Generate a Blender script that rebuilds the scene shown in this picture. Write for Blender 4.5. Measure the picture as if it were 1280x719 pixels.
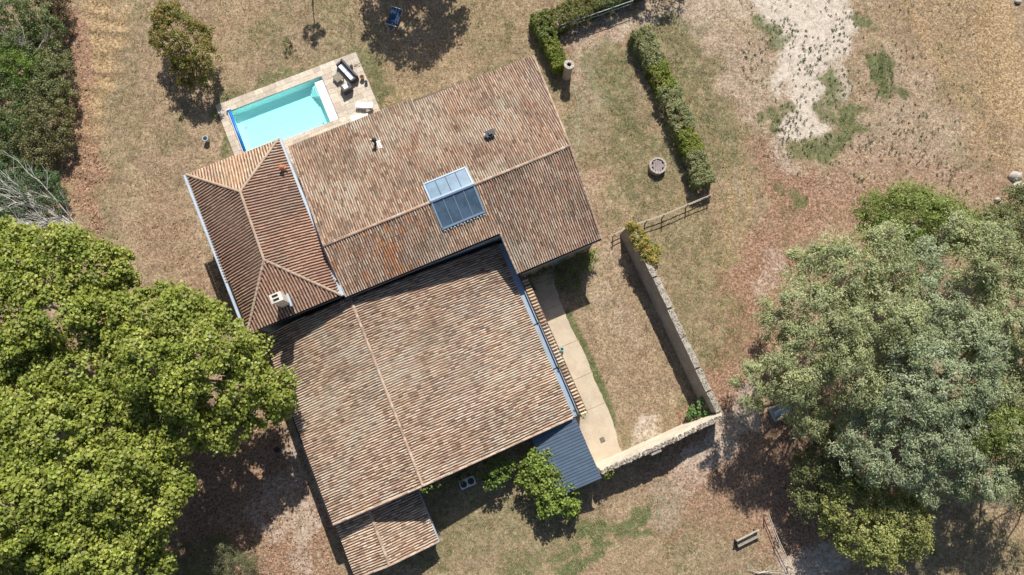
import bpy, math, random
import numpy as np
from mathutils import Vector, Matrix

for o in list(bpy.data.objects): bpy.data.objects.remove(o)
rng = np.random.default_rng(11); random.seed(5)
S = bpy.context.scene
COL = S.collection

# ------------------------------------------------------------------ camera
IW, IH, FPX, CH = 1280.0, 719.0, 853.3, 57.0        # photograph size, focal length in px, height above ground
NAD = (622.0, 512.0)                                 # where the plumb line under the drone meets the picture
def cam_axes():
    d = np.array([NAD[0]-IW/2, -(NAD[1]-IH/2), -FPX]); d /= np.linalg.norm(d)
    z = -d; x = np.array([1., 0, 0]) - z[0]*z; x /= np.linalg.norm(x); y = np.cross(z, x)
    return np.array([x, y, z])
CM = cam_axes()                                      # world = CM @ camera
def P(px, py, z=0.0):
    w = CM @ np.array([px-IW/2, -(py-IH/2), -FPX]); t = (z-CH)/w[2]
    return np.array([w[0]*t, w[1]*t, z])
cd = bpy.data.cameras.new('camera'); cam = bpy.data.objects.new('camera', cd); COL.objects.link(cam)
cd.sensor_width = 36; cd.lens = 36*FPX/IW; cd.clip_end = 5000; cd.clip_start = 0.5
mw = Matrix([list(CM[i])+[0] for i in range(3)]+[[0, 0, 0, 1]]); mw.translation = Vector((0, 0, CH)); cam.matrix_world = mw
S.camera = cam
S.render.resolution_x, S.render.resolution_y = 1024, 575
# ------------------------------------------------------------------ sky and sun
SUN_EL, SUN_AZ = math.radians(47), math.radians(5)   # sun stands towards the top of the picture
W = bpy.data.worlds.new('World'); S.world = W; W.use_nodes = True
nt = W.node_tree; nt.nodes.clear()
sk = nt.nodes.new('ShaderNodeTexSky'); sk.sky_type = 'NISHITA'; sk.sun_disc = False
sk.sun_elevation = SUN_EL; sk.sun_rotation = SUN_AZ; sk.altitude = 60; sk.dust_density = 1.2
bg = nt.nodes.new('ShaderNodeBackground'); bg.inputs[1].default_value = 0.078
ow = nt.nodes.new('ShaderNodeOutputWorld'); nt.links.new(sk.outputs[0], bg.inputs[0]); nt.links.new(bg.outputs[0], ow.inputs[0])
sl = bpy.data.lights.new('sun', 'SUN'); sl.energy = 5.0; sl.angle = math.radians(0.53); sl.color = (1, 0.95, 0.87)
so = bpy.data.objects.new('sun', sl); COL.objects.link(so)
sdir = Vector((-math.sin(SUN_AZ)*math.cos(SUN_EL), -math.cos(SUN_AZ)*math.cos(SUN_EL), -math.sin(SUN_EL)))
so.rotation_euler = sdir.to_track_quat('-Z', 'Y').to_euler(); so.location = (0, 40, 60)
S.view_settings.view_transform = 'Standard'; S.view_settings.look = 'None'
S.view_settings.exposure = 0.42; S.view_settings.gamma = 1
S.render.engine = 'CYCLES'
S.cycles.max_bounces = 6; S.cycles.transparent_max_bounces = 8

# ------------------------------------------------------------------ frame of the buildings
A = math.radians(23.4); EU = np.array([math.cos(A), math.sin(A), 0]); EV = np.array([-math.sin(A), math.cos(A), 0]); EZ = np.array([0, 0, 1.])
def B(u, v, z=0.0): return EU*u + EV*v + EZ*z
def UV(px, py, z=0.0):
    w = P(px, py, z); return float(w@EU), float(w@EV)
def nz(a): return a/np.maximum(np.linalg.norm(a, axis=-1, keepdims=True), 1e-9)

# ------------------------------------------------------------------ materials
def nodes(name):
    m = bpy.data.materials.new(name); m.use_nodes = True; t = m.node_tree
    return m, t, t.nodes['Principled BSDF']
def N(t, kind, **kw):
    n = t.nodes.new(kind)
    for k, v in kw.items():
        if k.startswith('i_'): n.inputs[int(k[2:])].default_value = v
        elif k.startswith('s_'): n.inputs[k[2:].replace('_', ' ')].default_value = v
        else: setattr(n, k, v)
    return n
def mixc(t, fac, a, b, blend='MIX'):
    n = t.nodes.new('ShaderNodeMix'); n.data_type = 'RGBA'; n.blend_type = blend
    for s, v in ((n.inputs[0], fac), (n.inputs[6], a), (n.inputs[7], b)):
        if hasattr(v, 'is_linked'): t.links.new(v, s)
        elif isinstance(v, (int, float)): s.default_value = v
        else: s.default_value = (*v, 1) if len(v) == 3 else v
    return n.outputs[2]
def noise(t, scale, detail=4, rough=0.6, stretch=None, dist=0.0):
    g = t.nodes.new('ShaderNodeNewGeometry'); n = N(t, 'ShaderNodeTexNoise', s_Scale=scale, s_Detail=detail, s_Roughness=rough, s_Distortion=dist)
    if stretch:
        mp = t.nodes.new('ShaderNodeMapping'); mp.inputs['Rotation'].default_value = (0, 0, stretch[3]); mp.inputs['Scale'].default_value = stretch[:3]
        t.links.new(g.outputs['Position'], mp.inputs[0]); t.links.new(mp.outputs[0], n.inputs['Vector'])
    else: t.links.new(g.outputs['Position'], n.inputs['Vector'])
    return n.outputs[0]
def ramp(t, fac, lo, hi, a=0.0, b=1.0):
    n = N(t, 'ShaderNodeMapRange'); n.interpolation_type = 'SMOOTHSTEP'
    t.links.new(fac, n.inputs[0]); n.inputs[1].default_value = lo; n.inputs[2].default_value = hi; n.inputs[3].default_value = a; n.inputs[4].default_value = b
    return n.outputs[0]
def bump(t, p, h, strength=0.3, dist=0.02):
    b = t.nodes.new('ShaderNodeBump'); b.inputs['Strength'].default_value = strength; b.inputs['Distance'].default_value = dist
    t.links.new(h, b.inputs['Height']); t.links.new(b.outputs[0], p.inputs['Normal'])
def basic(name, c1, c2=None, scale=3.0, rough=0.8, metal=0.0, bs=0.25, dirt=None, spec=None):
    m, t, p = nodes(name); c2 = c2 or tuple(x*0.8 for x in c1)
    n = noise(t, scale, 6, 0.65); c = mixc(t, ramp(t, n, 0.35, 0.65), c1, c2)
    if dirt: c = mixc(t, ramp(t, noise(t, scale*0.3, 5, 0.7), 0.52, 0.68, 0, 0.8), c, dirt)
    f = noise(t, scale*12, 3, 0.6); c = mixc(t, 0.35, c, mixc(t, f, tuple(x*0.55 for x in c1), tuple(min(1, x*1.3) for x in c1)))
    t.links.new(c, p.inputs['Base Color']); p.inputs['Roughness'].default_value = rough; p.inputs['Metallic'].default_value = metal
    if spec is not None: p.inputs['Specular IOR Level'].default_value = spec
    bump(t, p, f, bs, 0.01); return m
def attr_mat(name, rough=0.85, transl=0.0, fine=None, spec=0.3):
    m, t, p = nodes(name); a = N(t, 'ShaderNodeAttribute', attribute_name='Col'); c = a.outputs['Color']
    if fine:
        f = noise(t, fine, 4, 0.65); c = mixc(t, ramp(t, f, 0.3, 0.7, 0.0, 0.45), c, mixc(t, 1.0, c, (0.45, 0.42, 0.4), 'MULTIPLY')); bump(t, p, f, 0.3, 0.01)
    t.links.new(c, p.inputs['Base Color']); p.inputs['Roughness'].default_value = rough; p.inputs['Specular IOR Level'].default_value = spec
    if transl:
        tr = N(t, 'ShaderNodeBsdfTranslucent'); hs = mixc(t, 1.0, c, (1.35, 1.35, 0.55), 'MULTIPLY'); t.links.new(hs, tr.inputs[0])
        ms = N(t, 'ShaderNodeMixShader', i_0=transl); out = t.nodes['Material Output']
        t.links.new(p.outputs[0], ms.inputs[1]); t.links.new(tr.outputs[0], ms.inputs[2]); t.links.new(ms.outputs[0], out.inputs[0])
    return m
M_LEAF = attr_mat('leaf', 0.5, 0.28, spec=0.35)
M_GRASS = attr_mat('grass_blade', 0.8, 0.12, spec=0.15)
M_TILE = attr_mat('clay_tile', 0.85, 0, fine=9.0, spec=0.2)
M_STONES = attr_mat('rubble', 0.9, 0, fine=12.0, spec=0.15)
M_BARK = basic('bark', (0.16, 0.12, 0.085), (0.26, 0.22, 0.17), 4)
M_PLANE = basic('plane_bark', (0.42, 0.40, 0.32), (0.2, 0.17, 0.12), 3)
M_DEAD = basic('dead_wood', (0.62, 0.59, 0.54), (0.42, 0.39, 0.35), 5)
M_RENDER = basic('lime_render', (0.47, 0.40, 0.31), (0.38, 0.32, 0.25), 0.8, 0.95, dirt=(0.22, 0.19, 0.15))
M_PALEWALL = basic('pale_render', (0.42, 0.46, 0.47), (0.33, 0.37, 0.38), 0.9, 0.9, dirt=(0.2, 0.21, 0.2))
M_OLDWALL = basic('old_plaster', (0.34, 0.30, 0.25), (0.22, 0.195, 0.165), 1.2, 0.95, dirt=(0.12, 0.11, 0.095))
M_COPING = basic('coping_stone', (0.42, 0.38, 0.31), (0.20, 0.185, 0.16), 3.5, 0.95, dirt=(0.11, 0.105, 0.085))
M_WALLTOP = basic('lime_wall', (0.66, 0.60, 0.48), (0.50, 0.44, 0.34), 1.5, 0.95, dirt=(0.3, 0.27, 0.22))
M_DECKROOF = basic('roof_boards', (0.10, 0.065, 0.045), (0.07, 0.05, 0.04), 2)
M_RIDGE = basic('ridge_clay', (0.50, 0.33, 0.22), (0.36, 0.21, 0.14), 4, dirt=(0.2, 0.15, 0.11))
M_ZINC = basic('zinc', (0.44, 0.50, 0.56), (0.33, 0.39, 0.45), 1.2, 0.5, 0.25)
M_ZINCB = basic('zinc_blue', (0.29, 0.36, 0.44), (0.23, 0.29, 0.36), 0.9, 0.55, 0.15, dirt=(0.25, 0.25, 0.24))
M_DARKMETAL = basic('dark_metal', (0.03, 0.032, 0.036), None, 4, 0.5, 0.4)
M_BLUESHEET = basic('blue_sheet', (0.088, 0.125, 0.175), (0.066, 0.098, 0.142), 1.5, 0.55, 0.1, 0.1)
M_WHITE = basic('white_plastic', (0.8, 0.8, 0.78), (0.72, 0.72, 0.7), 3, 0.5, bs=0.05)
M_CHIMNEY = basic('chimney_render', (0.66, 0.62, 0.54), (0.52, 0.48, 0.4), 2.5, 0.9, dirt=(0.3, 0.28, 0.25))
M_SOOT = basic('soot', (0.015, 0.014, 0.013))
M_TERRA = basic('terracotta', (0.5, 0.2, 0.09), (0.4, 0.15, 0.07), 5)
M_WOOD = basic('grey_wood', (0.33, 0.29, 0.22), (0.22, 0.19, 0.15), 5, dirt=(0.14, 0.14, 0.09))
M_WOODL = basic('light_wood', (0.45, 0.39, 0.30), (0.35, 0.30, 0.23), 6)
M_TABLE = basic('table_wood', (0.25, 0.215, 0.165), (0.19, 0.16, 0.125), 6)
M_RATTAN = basic('dark_rattan', (0.035, 0.036, 0.04), (0.055, 0.055, 0.06), 20, 0.6)
M_CUSHION = basic('white_cushion', (0.78, 0.8, 0.82), (0.72, 0.74, 0.76), 3, 0.9, bs=0.1)
M_NAVY = basic('navy_fabric', (0.012, 0.05, 0.12), (0.015, 0.04, 0.1), 3, 0.8)
M_STEELP = basic('painted_steel', (0.5, 0.55, 0.56), (0.42, 0.46, 0.48), 3, 0.5)
M_BLUE = basic('blue_vinyl', (0.02, 0.16, 0.5), (0.015, 0.12, 0.42), 2, 0.4, bs=0.05)
M_TURQ = basic('turquoise_glaze', (0.25, 0.5, 0.5), (0.2, 0.42, 0.43), 5, 0.4)
M_TEAL = basic('grey_glaze', (0.36, 0.45, 0.5), (0.28, 0.35, 0.4), 5, 0.5)
M_SOIL = basic('dark_soil', (0.03, 0.025, 0.02), (0.02, 0.025, 0.02), 8)
M_WELL = basic('well_stone', (0.40, 0.35, 0.29), (0.27, 0.235, 0.20), 3, dirt=(0.16, 0.15, 0.12))
M_ROCK = basic('pale_rock', (0.46, 0.42, 0.36), (0.32, 0.295, 0.255), 2, dirt=(0.22, 0.2, 0.17))
M_HOSE = basic('green_hose', (0.30, 0.42, 0.27), (0.25, 0.36, 0.22), 2, 0.5)
M_GREYBOX = basic('grey_plastic', (0.60, 0.61, 0.60), (0.5, 0.51, 0.5), 4, 0.6)
M_CONCRETE = basic('concrete', (0.49, 0.41, 0.31), (0.385, 0.315, 0.235), 0.8, 0.95, dirt=(0.22, 0.18, 0.14))
M_PAVE = attr_mat('paving', 0.9, 0, fine=7.0, spec=0.2)
M_LINER = basic('pool_liner', (0.90, 0.97, 0.94), (0.87, 0.96, 0.93), 0.8, 0.7, bs=0.02)
M_FRAME = basic('pale_frame', (0.24, 0.32, 0.41), (0.20, 0.28, 0.36), 3, 0.4, 0.2)
M_SHUTTER = basic('shutter', (0.30, 0.34, 0.35), (0.25, 0.29, 0.3), 3)
def glass_mat(name, c, rough=0.12):
    m, t, p = nodes(name); n = noise(t, 1.3, 4, 0.6); cc = mixc(t, ramp(t, n, 0.3, 0.7), c, tuple(min(1, x*1.5+0.01) for x in c))
    t.links.new(cc, p.inputs['Base Color']); p.inputs['Roughness'].default_value = rough; p.inputs['Specular IOR Level'].default_value = 0.9; return m
M_GLASSD = glass_mat('dark_glazing', (0.045, 0.075, 0.11))
M_GLASSL = glass_mat('sky_tinted_glazing', (0.06, 0.13, 0.20), 0.3)  # paler blue base paints the sky's reflection into the north panes
def water_mat():
    m, t, p = nodes('pool_water'); t.nodes.remove(p)
    tr = N(t, 'ShaderNodeBsdfTransparent'); tr.inputs[0].default_value = (0.58, 0.985, 1.0, 1)
    gl = N(t, 'ShaderNodeBsdfGlossy', s_Roughness=0.03); fr = N(t, 'ShaderNodeFresnel', i_0=1.33)
    bn = t.nodes.new('ShaderNodeBump'); bn.inputs['Strength'].default_value = 0.5; bn.inputs['Distance'].default_value = 0.03
    t.links.new(noise(t, 4, 3), bn.inputs['Height']); t.links.new(bn.outputs[0], gl.inputs['Normal']); t.links.new(bn.outputs[0], fr.inputs['Normal'])
    ms = N(t, 'ShaderNodeMixShader'); t.links.new(fr.outputs[0], ms.inputs[0]); t.links.new(tr.outputs[0], ms.inputs[1]); t.links.new(gl.outputs[0], ms.inputs[2])
    t.links.new(ms.outputs[0], t.nodes['Material Output'].inputs[0]); return m
M_WATER = water_mat()

# ------------------------------------------------------------------ object helpers
def tag(o, label=None, cat=None, group=None, kind=None):
    for k, v in (('label', label), ('category', cat), ('group', group), ('kind', kind)):
        if v: o[k] = v
    return o
def thing(name, loc, label, cat, group=None):
    o = bpy.data.objects.new(name, None); COL.objects.link(o); o.location = Vector([float(x) for x in loc]); o.empty_display_size = 0.3
    return tag(o, label, cat, group)
BASE = {}
def mesh_np(name, V, Fc, mat, parent=None, col=None, smooth=False, loc=None):
    V = np.asarray(V, dtype=np.float64).reshape(-1, 3); Fc = np.asarray(Fc, dtype=np.int32)
    me = bpy.data.meshes.new(name); k = Fc.shape[1]
    base = np.zeros(3)
    if parent is not None: base = BASE.get(parent.name, np.array(parent.location))
    elif loc is not None: base = np.array(loc, dtype=float)
    me.vertices.add(len(V)); me.vertices.foreach_set('co', (V-base).astype(np.float32).ravel())
    me.loops.add(Fc.size); me.loops.foreach_set('vertex_index', Fc.ravel())
    me.polygons.add(len(Fc)); me.polygons.foreach_set('loop_start', np.arange(0, Fc.size, k, dtype=np.int32))
    if smooth: me.polygons.foreach_set('use_smooth', np.ones(len(Fc), dtype=bool))
    me.update(calc_edges=True)
    if col is not None:
        a = me.color_attributes.new('Col', 'FLOAT_COLOR', 'POINT'); c = np.ones((len(V), 4), dtype=np.float32); c[:, :col.shape[1]] = col
        a.data.foreach_set('color', c.ravel())
    me.materials.append(mat); o = bpy.data.objects.new(name, me); COL.objects.link(o)
    if parent is not None:
        o.parent = parent; BASE[o.name] = base
    else: o.location = Vector(base.tolist()); BASE[o.name] = base
    return o
class MB:
    def __init__(s): s.v = []; s.f = []; s.c = []; s.cc = (1, 1, 1)
    def face(s, *ids): s.f.append(ids)
    def quadpts(s, pts):
        n = len(s.v); s.v += [np.array(p, dtype=float) for p in pts]; s.c += [s.cc]*len(pts); return list(range(n, n+len(pts)))
    def hexa(s, b, t):                       # bottom ring and top ring of equal length
        k = len(b); ib = s.quadpts(b); it = s.quadpts(t)
        s.f.append(tuple(reversed(ib))); s.f.append(tuple(it))
        for i in range(k): j = (i+1) % k; s.f.append((ib[i], ib[j], it[j], it[i]))
    def box(s, c, dx, dy, dz, X=EU, Y=EV, Z=EZ):       # c = centre of the bottom face
        c = np.array(c, dtype=float); q = [(-1, -1), (1, -1), (1, 1), (-1, 1)]
        b = [c + X*dx/2*a + Y*dy/2*e for a, e in q]; s.hexa(b, [p+Z*dz for p in b])
    def slab(s, pts, th, down=np.array([0, 0, -1.])):
        s.hexa([np.array(p)+down*th for p in pts], [np.array(p) for p in pts])
    def tube(s, pts, rad, n=6, cap=True):
        pts = [np.array(p, dtype=float) for p in pts]; rings = []
        for i, p in enumerate(pts):
            d = pts[min(i+1, len(pts)-1)]-pts[max(i-1, 0)]; d = d/max(np.linalg.norm(d), 1e-9)
            a = np.cross(d, [0, 0, 1.]) if abs(d[2]) < 0.9 else np.cross(d, [1., 0, 0]); a /= np.linalg.norm(a); b = np.cross(d, a)
            r = rad[i] if hasattr(rad, '__len__') else rad
            rings.append(s.quadpts([p + r*(math.cos(2*math.pi*k/n)*a + math.sin(2*math.pi*k/n)*b) for k in range(n)]))
        for r0, r1 in zip(rings, rings[1:]):
            for k in range(n): s.f.append((r0[k], r0[(k+1) % n], r1[(k+1) % n], r1[k]))
        if cap: s.f.append(tuple(reversed(rings[0]))); s.f.append(tuple(rings[-1]))
    def lathe(s, c, prof, n=20):             # prof: (radius, z)
        c = np.array(c, dtype=float); rings = [s.quadpts([c + np.array([r*math.cos(2*math.pi*k/n), r*math.sin(2*math.pi*k/n), z]) for k in range(n)]) for r, z in prof]
        for r0, r1 in zip(rings, rings[1:]):
            for k in range(n): s.f.append((r0[k], r0[(k+1) % n], r1[(k+1) % n], r1[k]))
        s.f.append(tuple(reversed(rings[0]))); s.f.append(tuple(rings[-1]))
    def build(s, name, mat, parent=None, loc=None, smooth=False, bevel=0.0, usecol=False):
        me = bpy.data.meshes.new(name)
        base = BASE.get(parent.name, np.array(parent.location)) if parent is not None else np.array(loc if loc is not None else (0, 0, 0), dtype=float)
        me.from_pydata([tuple(p-base) for p in s.v], [], s.f); me.update()
        if usecol:
            a = me.color_attributes.new('Col', 'FLOAT_COLOR', 'POINT'); c = np.ones((len(s.v), 4), dtype=np.float32); c[:, :3] = np.array(s.c); a.data.foreach_set('color', c.ravel())
        me.materials.append(mat); o = bpy.data.objects.new(name, me); COL.objects.link(o)
        if smooth:
            for p in me.polygons: p.use_smooth = True
        if parent is not None: o.parent = parent
        else: o.location = Vector(base.tolist())
        BASE[o.name] = base
        if bevel:
            b = o.modifiers.new('bevel', 'BEVEL'); b.width = bevel; b.segments = 2
        return o
def copy_tree(o, parent=None):
    c = o.copy(); COL.objects.link(c); c.parent = parent
    for ch in list(o.children): copy_tree(ch, c)
    return c
def vnoise(x, y, scale, seed=0, octaves=3):      # value noise 0..1
    out = np.zeros_like(x, dtype=float); amp = 1.0; tot = 0
    for o in range(octaves):
        r = np.random.default_rng(seed*17+o).random((256, 256)); X = x*scale*2**o; Y = y*scale*2**o
        xi = np.floor(X).astype(int); yi = np.floor(Y).astype(int); fx = X-xi; fy = Y-yi; fx = fx*fx*(3-2*fx); fy = fy*fy*(3-2*fy)
        a = r[xi % 256, yi % 256]; b = r[(xi+1) % 256, yi % 256]; c = r[xi % 256, (yi+1) % 256]; d = r[(xi+1) % 256, (yi+1) % 256]
        out += amp*((a*(1-fx)+b*fx)*(1-fy) + (c*(1-fx)+d*fx)*fy); tot += amp; amp *= 0.5
    return out/tot
def inpoly(x, y, poly):
    ins = np.zeros(np.shape(x), dtype=bool); n = len(poly)
    for i in range(n):
        x0, y0 = poly[i]; x1, y1 = poly[(i+1) % n]
        if y0 == y1: continue
        c = ((y0 > y) != (y1 > y)) & (x < (x1-x0)*(y-y0)/(y1-y0)+x0); ins ^= c
    return ins

# ------------------------------------------------------------------ ground
# features of the terrain: (kind, strength, radius in m, points as picture position of the ground)
FEAT = [
 # green grass
 ('g', .75, 1.0, [(280,140),(330,112),(390,85),(440,66)]), ('g', .9, 0.8, [(276,150),(285,185)]), ('g', .8, 1.2, [(455,75),(478,130)]), ('g', .5, 2.2, [(430,42),(400,60)]),
 ('g', .4, 2.5, [(345,25),(372,60)]), ('g', .35, 2.6, [(300,60)]), ('g', .45, 2.6, [(600,20),(640,60)]), ('g', .35, 2, [(500,85),(560,110)]),
 ('g', .45, 1.4, [(165,10),(160,90),(150,180),(140,260)]), ('g', .6, 1.2, [(135,290),(125,310)]), ('g', .5, 1.5, [(205,170),(215,140)]),
 ('g', .45, 1.7, [(725,120),(712,150),(722,178)]), ('g', .5, 2.3, [(770,80),(772,120),(765,160)]), ('g', .6, 1.6, [(775,200),(775,180)]), ('g', .55, 2.0, [(800,225),(850,215)]),
 ('g', .55, 1.2, [(780,260),(830,248)]), ('g', .45, 2.5, [(800,120),(800,150)]),
 ('g', .55, 2.4, [(840,35),(870,80)]), ('g', .5, 2.2, [(868,110),(880,150),(900,175)]), ('g', .4, 2.5, [(930,190),(925,250)]), ('g', .4, 2.2, [(870,300),(840,330)]), ('g', .35, 3, [(880,380),(885,430)]),
 ('g', 1, .78, [(1100,72),(1103,92),(1107,115)]), ('g', .95, .8, [(1062,132),(1066,148),(1055,165),(1045,178)]), ('g', .9, .8, [(1008,188),(1035,180)]), ('g', .95, .78, [(1040,100),(1034,110)]), ('g', .85, .78, [(1030,128),(1040,145)]), ('g', .6, 1.6, [(1035,110),(1050,170)]), ('g', .9, .78, [(1074,22),(1084,26)]), ('g', .9, .78, [(982,245),(990,248)]), ('g', .9, .78, [(1122,116),(1115,125)]),
 ('g', .85, .78, [(953,22),(960,38),(963,58)]), ('g', .8, .78, [(965,135),(972,150)]), ('g', .7, .7, [(1075,22),(1095,35)]), ('g', .4, 2.0, [(1195,115),(1215,125)]), ('g', .5, 1.0, [(985,245),(975,300)]), ('g', .45, 1.5, [(1200,195),(1240,215)]),
 ('g', .45, 3.5, [(560,650),(620,640)]), ('g', .45, 3.5, [(600,700),(680,690)]), ('g', 1, .78, [(752,662),(765,652),(778,648)]), ('g', 1, .78, [(705,713),(728,706),(750,692)]), ('g', 1, .78, [(800,668),(788,672)]), ('g', 1, .78, [(790,637),(797,632)]), ('g', 1, .78, [(737,664),(740,680)]), ('g', .9, .78, [(696,688),(704,684)]), ('g', .8, .78, [(625,714),(645,712)]), ('g', .8, .78, [(660,705),(668,700)]),
 ('g', .7, .8, [(690,690),(700,683)]), ('g', .6, .9, [(640,712),(615,716)]), ('g', .4, 3, [(820,700),(900,680)]), ('g', .4, 3, [(870,710),(930,700)]), ('g', .5, 2.5, [(830,640),(850,690)]),
 ('g', 1.0, .42, [(708,392),(728,430),(742,462),(757,500),(766,530)]), ('g', .55, 1.3, [(700,345),(720,360),(730,320)]), ('g', .5, .8, [(770,535),(790,560)]), ('g', .6, .8, [(860,495),(870,515)]), ('g', .3, 1.5, [(840,440),(835,420)]),
 ('g', .5, 1.5, [(1190,640),(1260,690)]), ('g', .4, 2, [(1180,705),(1220,700)]), ('g', .5, 1.2, [(565,615),(640,590)]),
 ('g', .45, 1.6, [(590,640),(520,690)]), ('g', .35, 1.3, [(20,260),(60,240)]), ('g', .4, 1.5, [(700,60),(725,100)]), ('g', .6, 1.0, [(690,95),(695,110)]),
 ('g', .45, 1.5, [(700,25),(770,5)]),
 ('g', .7, 2.2, [(760,75),(775,130),(790,170)]), ('g', .6, 2.0, [(720,135),(735,200)]), ('g', .65, 2.6, [(850,45),(875,120),(905,180)]), ('g', .6, 3, [(800,190),(790,240)]), ('g', .55, 3, [(850,290),(870,350),(890,420)]),
 ('g', .6, 3.2, [(545,670),(640,650),(700,640)]), ('g', .5, 2.5, [(1160,700),(1250,700)]), ('g', .6, 1.6, [(330,35),(345,70)]), ('g', .5, 3, [(600,40),(660,90)]), ('g', .5, 3, [(415,15),(440,50)]),
 ('p', .4, 2.5, [(900,25),(930,80),(960,130)]), ('p', .35, 3.5, [(1080,160),(1130,150),(1180,170)]), ('p', .4, .3, [(904,395),(899,430)]), ('s', .7, .5, [(1130,0),(1180,90),(1230,170),(1275,220)]), ('r', .3, .5, [(1120,0),(1170,95),(1220,175)]), ('p', .4, .8, [(962,325),(958,350)]), ('p', .45, 1.8, [(740,60),(735,130),(705,200)]), ('p', .3, 1.5, [(750,310),(760,360),(790,420)]),
 # pale gravel and dust
 ('p', 1.1, 2.5, [(975,-10),(992,30),(1000,80)]), ('p', 1.1, 2.2, [(1030,-10),(1042,25),(1035,55)]), ('p', 1.05, 1.7, [(1000,80),(1000,115),(1003,155)]), ('p', .9, .9, [(995,160),(1015,163)]), ('p', .7, 1.6, [(1025,70),(1045,100)]), ('p', .5, 1.2, [(990,60),(985,200)]), ('p', .5, 1.2, [(1040,120),(1020,170)]),
 ('p', .5, 1.5, [(700,30),(760,22),(830,15),(900,12),(960,5)]), ('p', .55, .9, [(770,28),(760,45)]), ('p', .35, 2.2, [(925,45),(960,90),(985,140)]),
 ('p', .7, .8, [(800,532),(812,545)]), ('p', .65, 1.4, [(925,508),(905,545),(880,575)]), ('p', .5, 2.0, [(860,610),(830,640)]),
 ('p', .55, 1.3, [(375,560),(385,600),(380,650)]), ('p', .5, 1.6, [(350,610),(330,640)]), ('p', .5, .9, [(375,680),(385,700)]), ('p', .7, 1.4, [(985,700),(1040,712)]),
 ('p', .45, .9, [(960,320),(965,345)]), ('p', .3, 2.5, [(1120,90),(1150,120)]), ('p', .25, 4, [(1060,200),(1130,170),(1180,200)]), ('p', .3, 1.5, [(700,310),(715,240),(700,190)]),
 # red brown earth and leaf litter
 ('r', 1.25, 2.2, [(1000,240),(975,290),(950,335),(932,400),(915,470)]), ('r', 1.0, 1.0, [(88,20),(98,110),(105,200),(115,280)]), ('r', .8, 3.2, [(1010,270),(1060,245)]), ('r', .6, 3.5, [(1100,215),(1180,235),(1230,225)]), ('r', .8, 1.6, [(960,180),(975,250)]), ('r', .9, 2.4, [(900,520),(860,600),(840,660)]), ('r', .6, 1.6, [(90,40),(100,130),(112,220),(120,290)]), ('r', .6, 1.4, [(700,40),(725,90),(730,160),(720,230)]), ('r', .7, 1.3, [(690,20),(740,40),(770,50)]), ('r', .75, 4, [(880,610),(930,560),(960,630)]), ('r', .95, 4, [(1010,560),(1000,640)]), ('r', .6, 2, [(910,480),(930,540)]),
 ('r', .9, 4.5, [(240,600),(300,590)]), ('r', .9, 4, [(300,660),(340,700),(250,700)]), ('r', .8, 1.5, [(365,575),(400,640),(420,710)]), ('r', .5, 2, [(190,300),(240,330),(260,360)]),
 ('r', .35, 2, [(85,60),(95,160),(105,280)]), ('r', .4, 2.2, [(200,250),(215,300)]), ('r', .3, 3, [(720,110),(735,60)]), ('r', .35, 2.5, [(650,20),(660,50)]), ('r', .6, 3, [(90,430),(170,430)]), ('r', .7, 3, [(1100,580),(1150,520)]),
 ('r', .35, 2.5, [(820,470),(800,430),(770,380)]), ('r', .25, 4, [(1110,190),(1180,240)]), ('r', .5, 1.5, [(820,590),(840,575)]), ('r', .3, 1.2, [(695,10),(660,60)]),
 ('r', .5, 1.4, [(510,5),(540,20)]),
 # straw, mown dry grass
 ('s', .85, 1.5, [(122,-5),(128,50),(120,110),(112,170)]), ('s', .6, 1.5, [(110,180),(105,240)]), ('s', .8, 2.5, [(1235,0),(1250,60),(1275,120)]), ('s', .5, 3, [(1170,10),(1200,60),(1250,180)]),
 ('s', .8, .3, [(905,190),(915,250),(905,330),(899,430)]), ('s', .7, .3, [(925,190),(938,250),(925,330),(915,400)]), ('s', .6, .3, [(860,120),(890,170),(905,200)]), ('s', .4, 3, [(560,60),(620,30)]), ('s', .4, 2.5, [(500,100),(470,20)]), ('s', .45, 3, [(880,250),(900,330)]), ('s', .35, 3, [(300,20),(240,100)]), ('s', .35, 3, [(1200,680),(1270,660)]), ('s', .3, 3, [(700,690),(800,690)]),
]
FEATW = [(k, w, r, np.array([P(x, y)[:2] for x, y in pts])) for k, w, r, pts in FEAT]
def segdist(x, y, pts):
    if len(pts) == 1: return np.hypot(x-pts[0][0], y-pts[0][1])
    d = np.full(x.shape, 1e9)
    for a, b in zip(pts, pts[1:]):
        ab = b-a; t = np.clip(((x-a[0])*ab[0]+(y-a[1])*ab[1])/max(ab@ab, 1e-9), 0, 1)
        d = np.minimum(d, np.hypot(x-a[0]-t*ab[0], y-a[1]-t*ab[1]))
    return d
def fields(x, y):
    wx = x+(vnoise(x, y, 0.45, 3, 5)-.5)*4.6; wy = y+(vnoise(x, y, 0.45, 4, 5)-.5)*4.6
    out = {k: np.zeros(x.shape) for k in 'gprs'}
    for k, w, r, pts in FEATW:
        lo = pts.min(0)-r*2.2-2; hi = pts.max(0)+r*2.2+2
        m = (x > lo[0]) & (x < hi[0]) & (y > lo[1]) & (y < hi[1])
        if not m.any(): continue
        t = np.clip(1.55-segdist(wx[m] if r > .6 else x[m], wy[m] if r > .6 else y[m], pts)/r, 0, 1); t = t*t*(3-2*t)*w
        out[k][m] = np.maximum(out[k][m], t)
    return out
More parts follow.
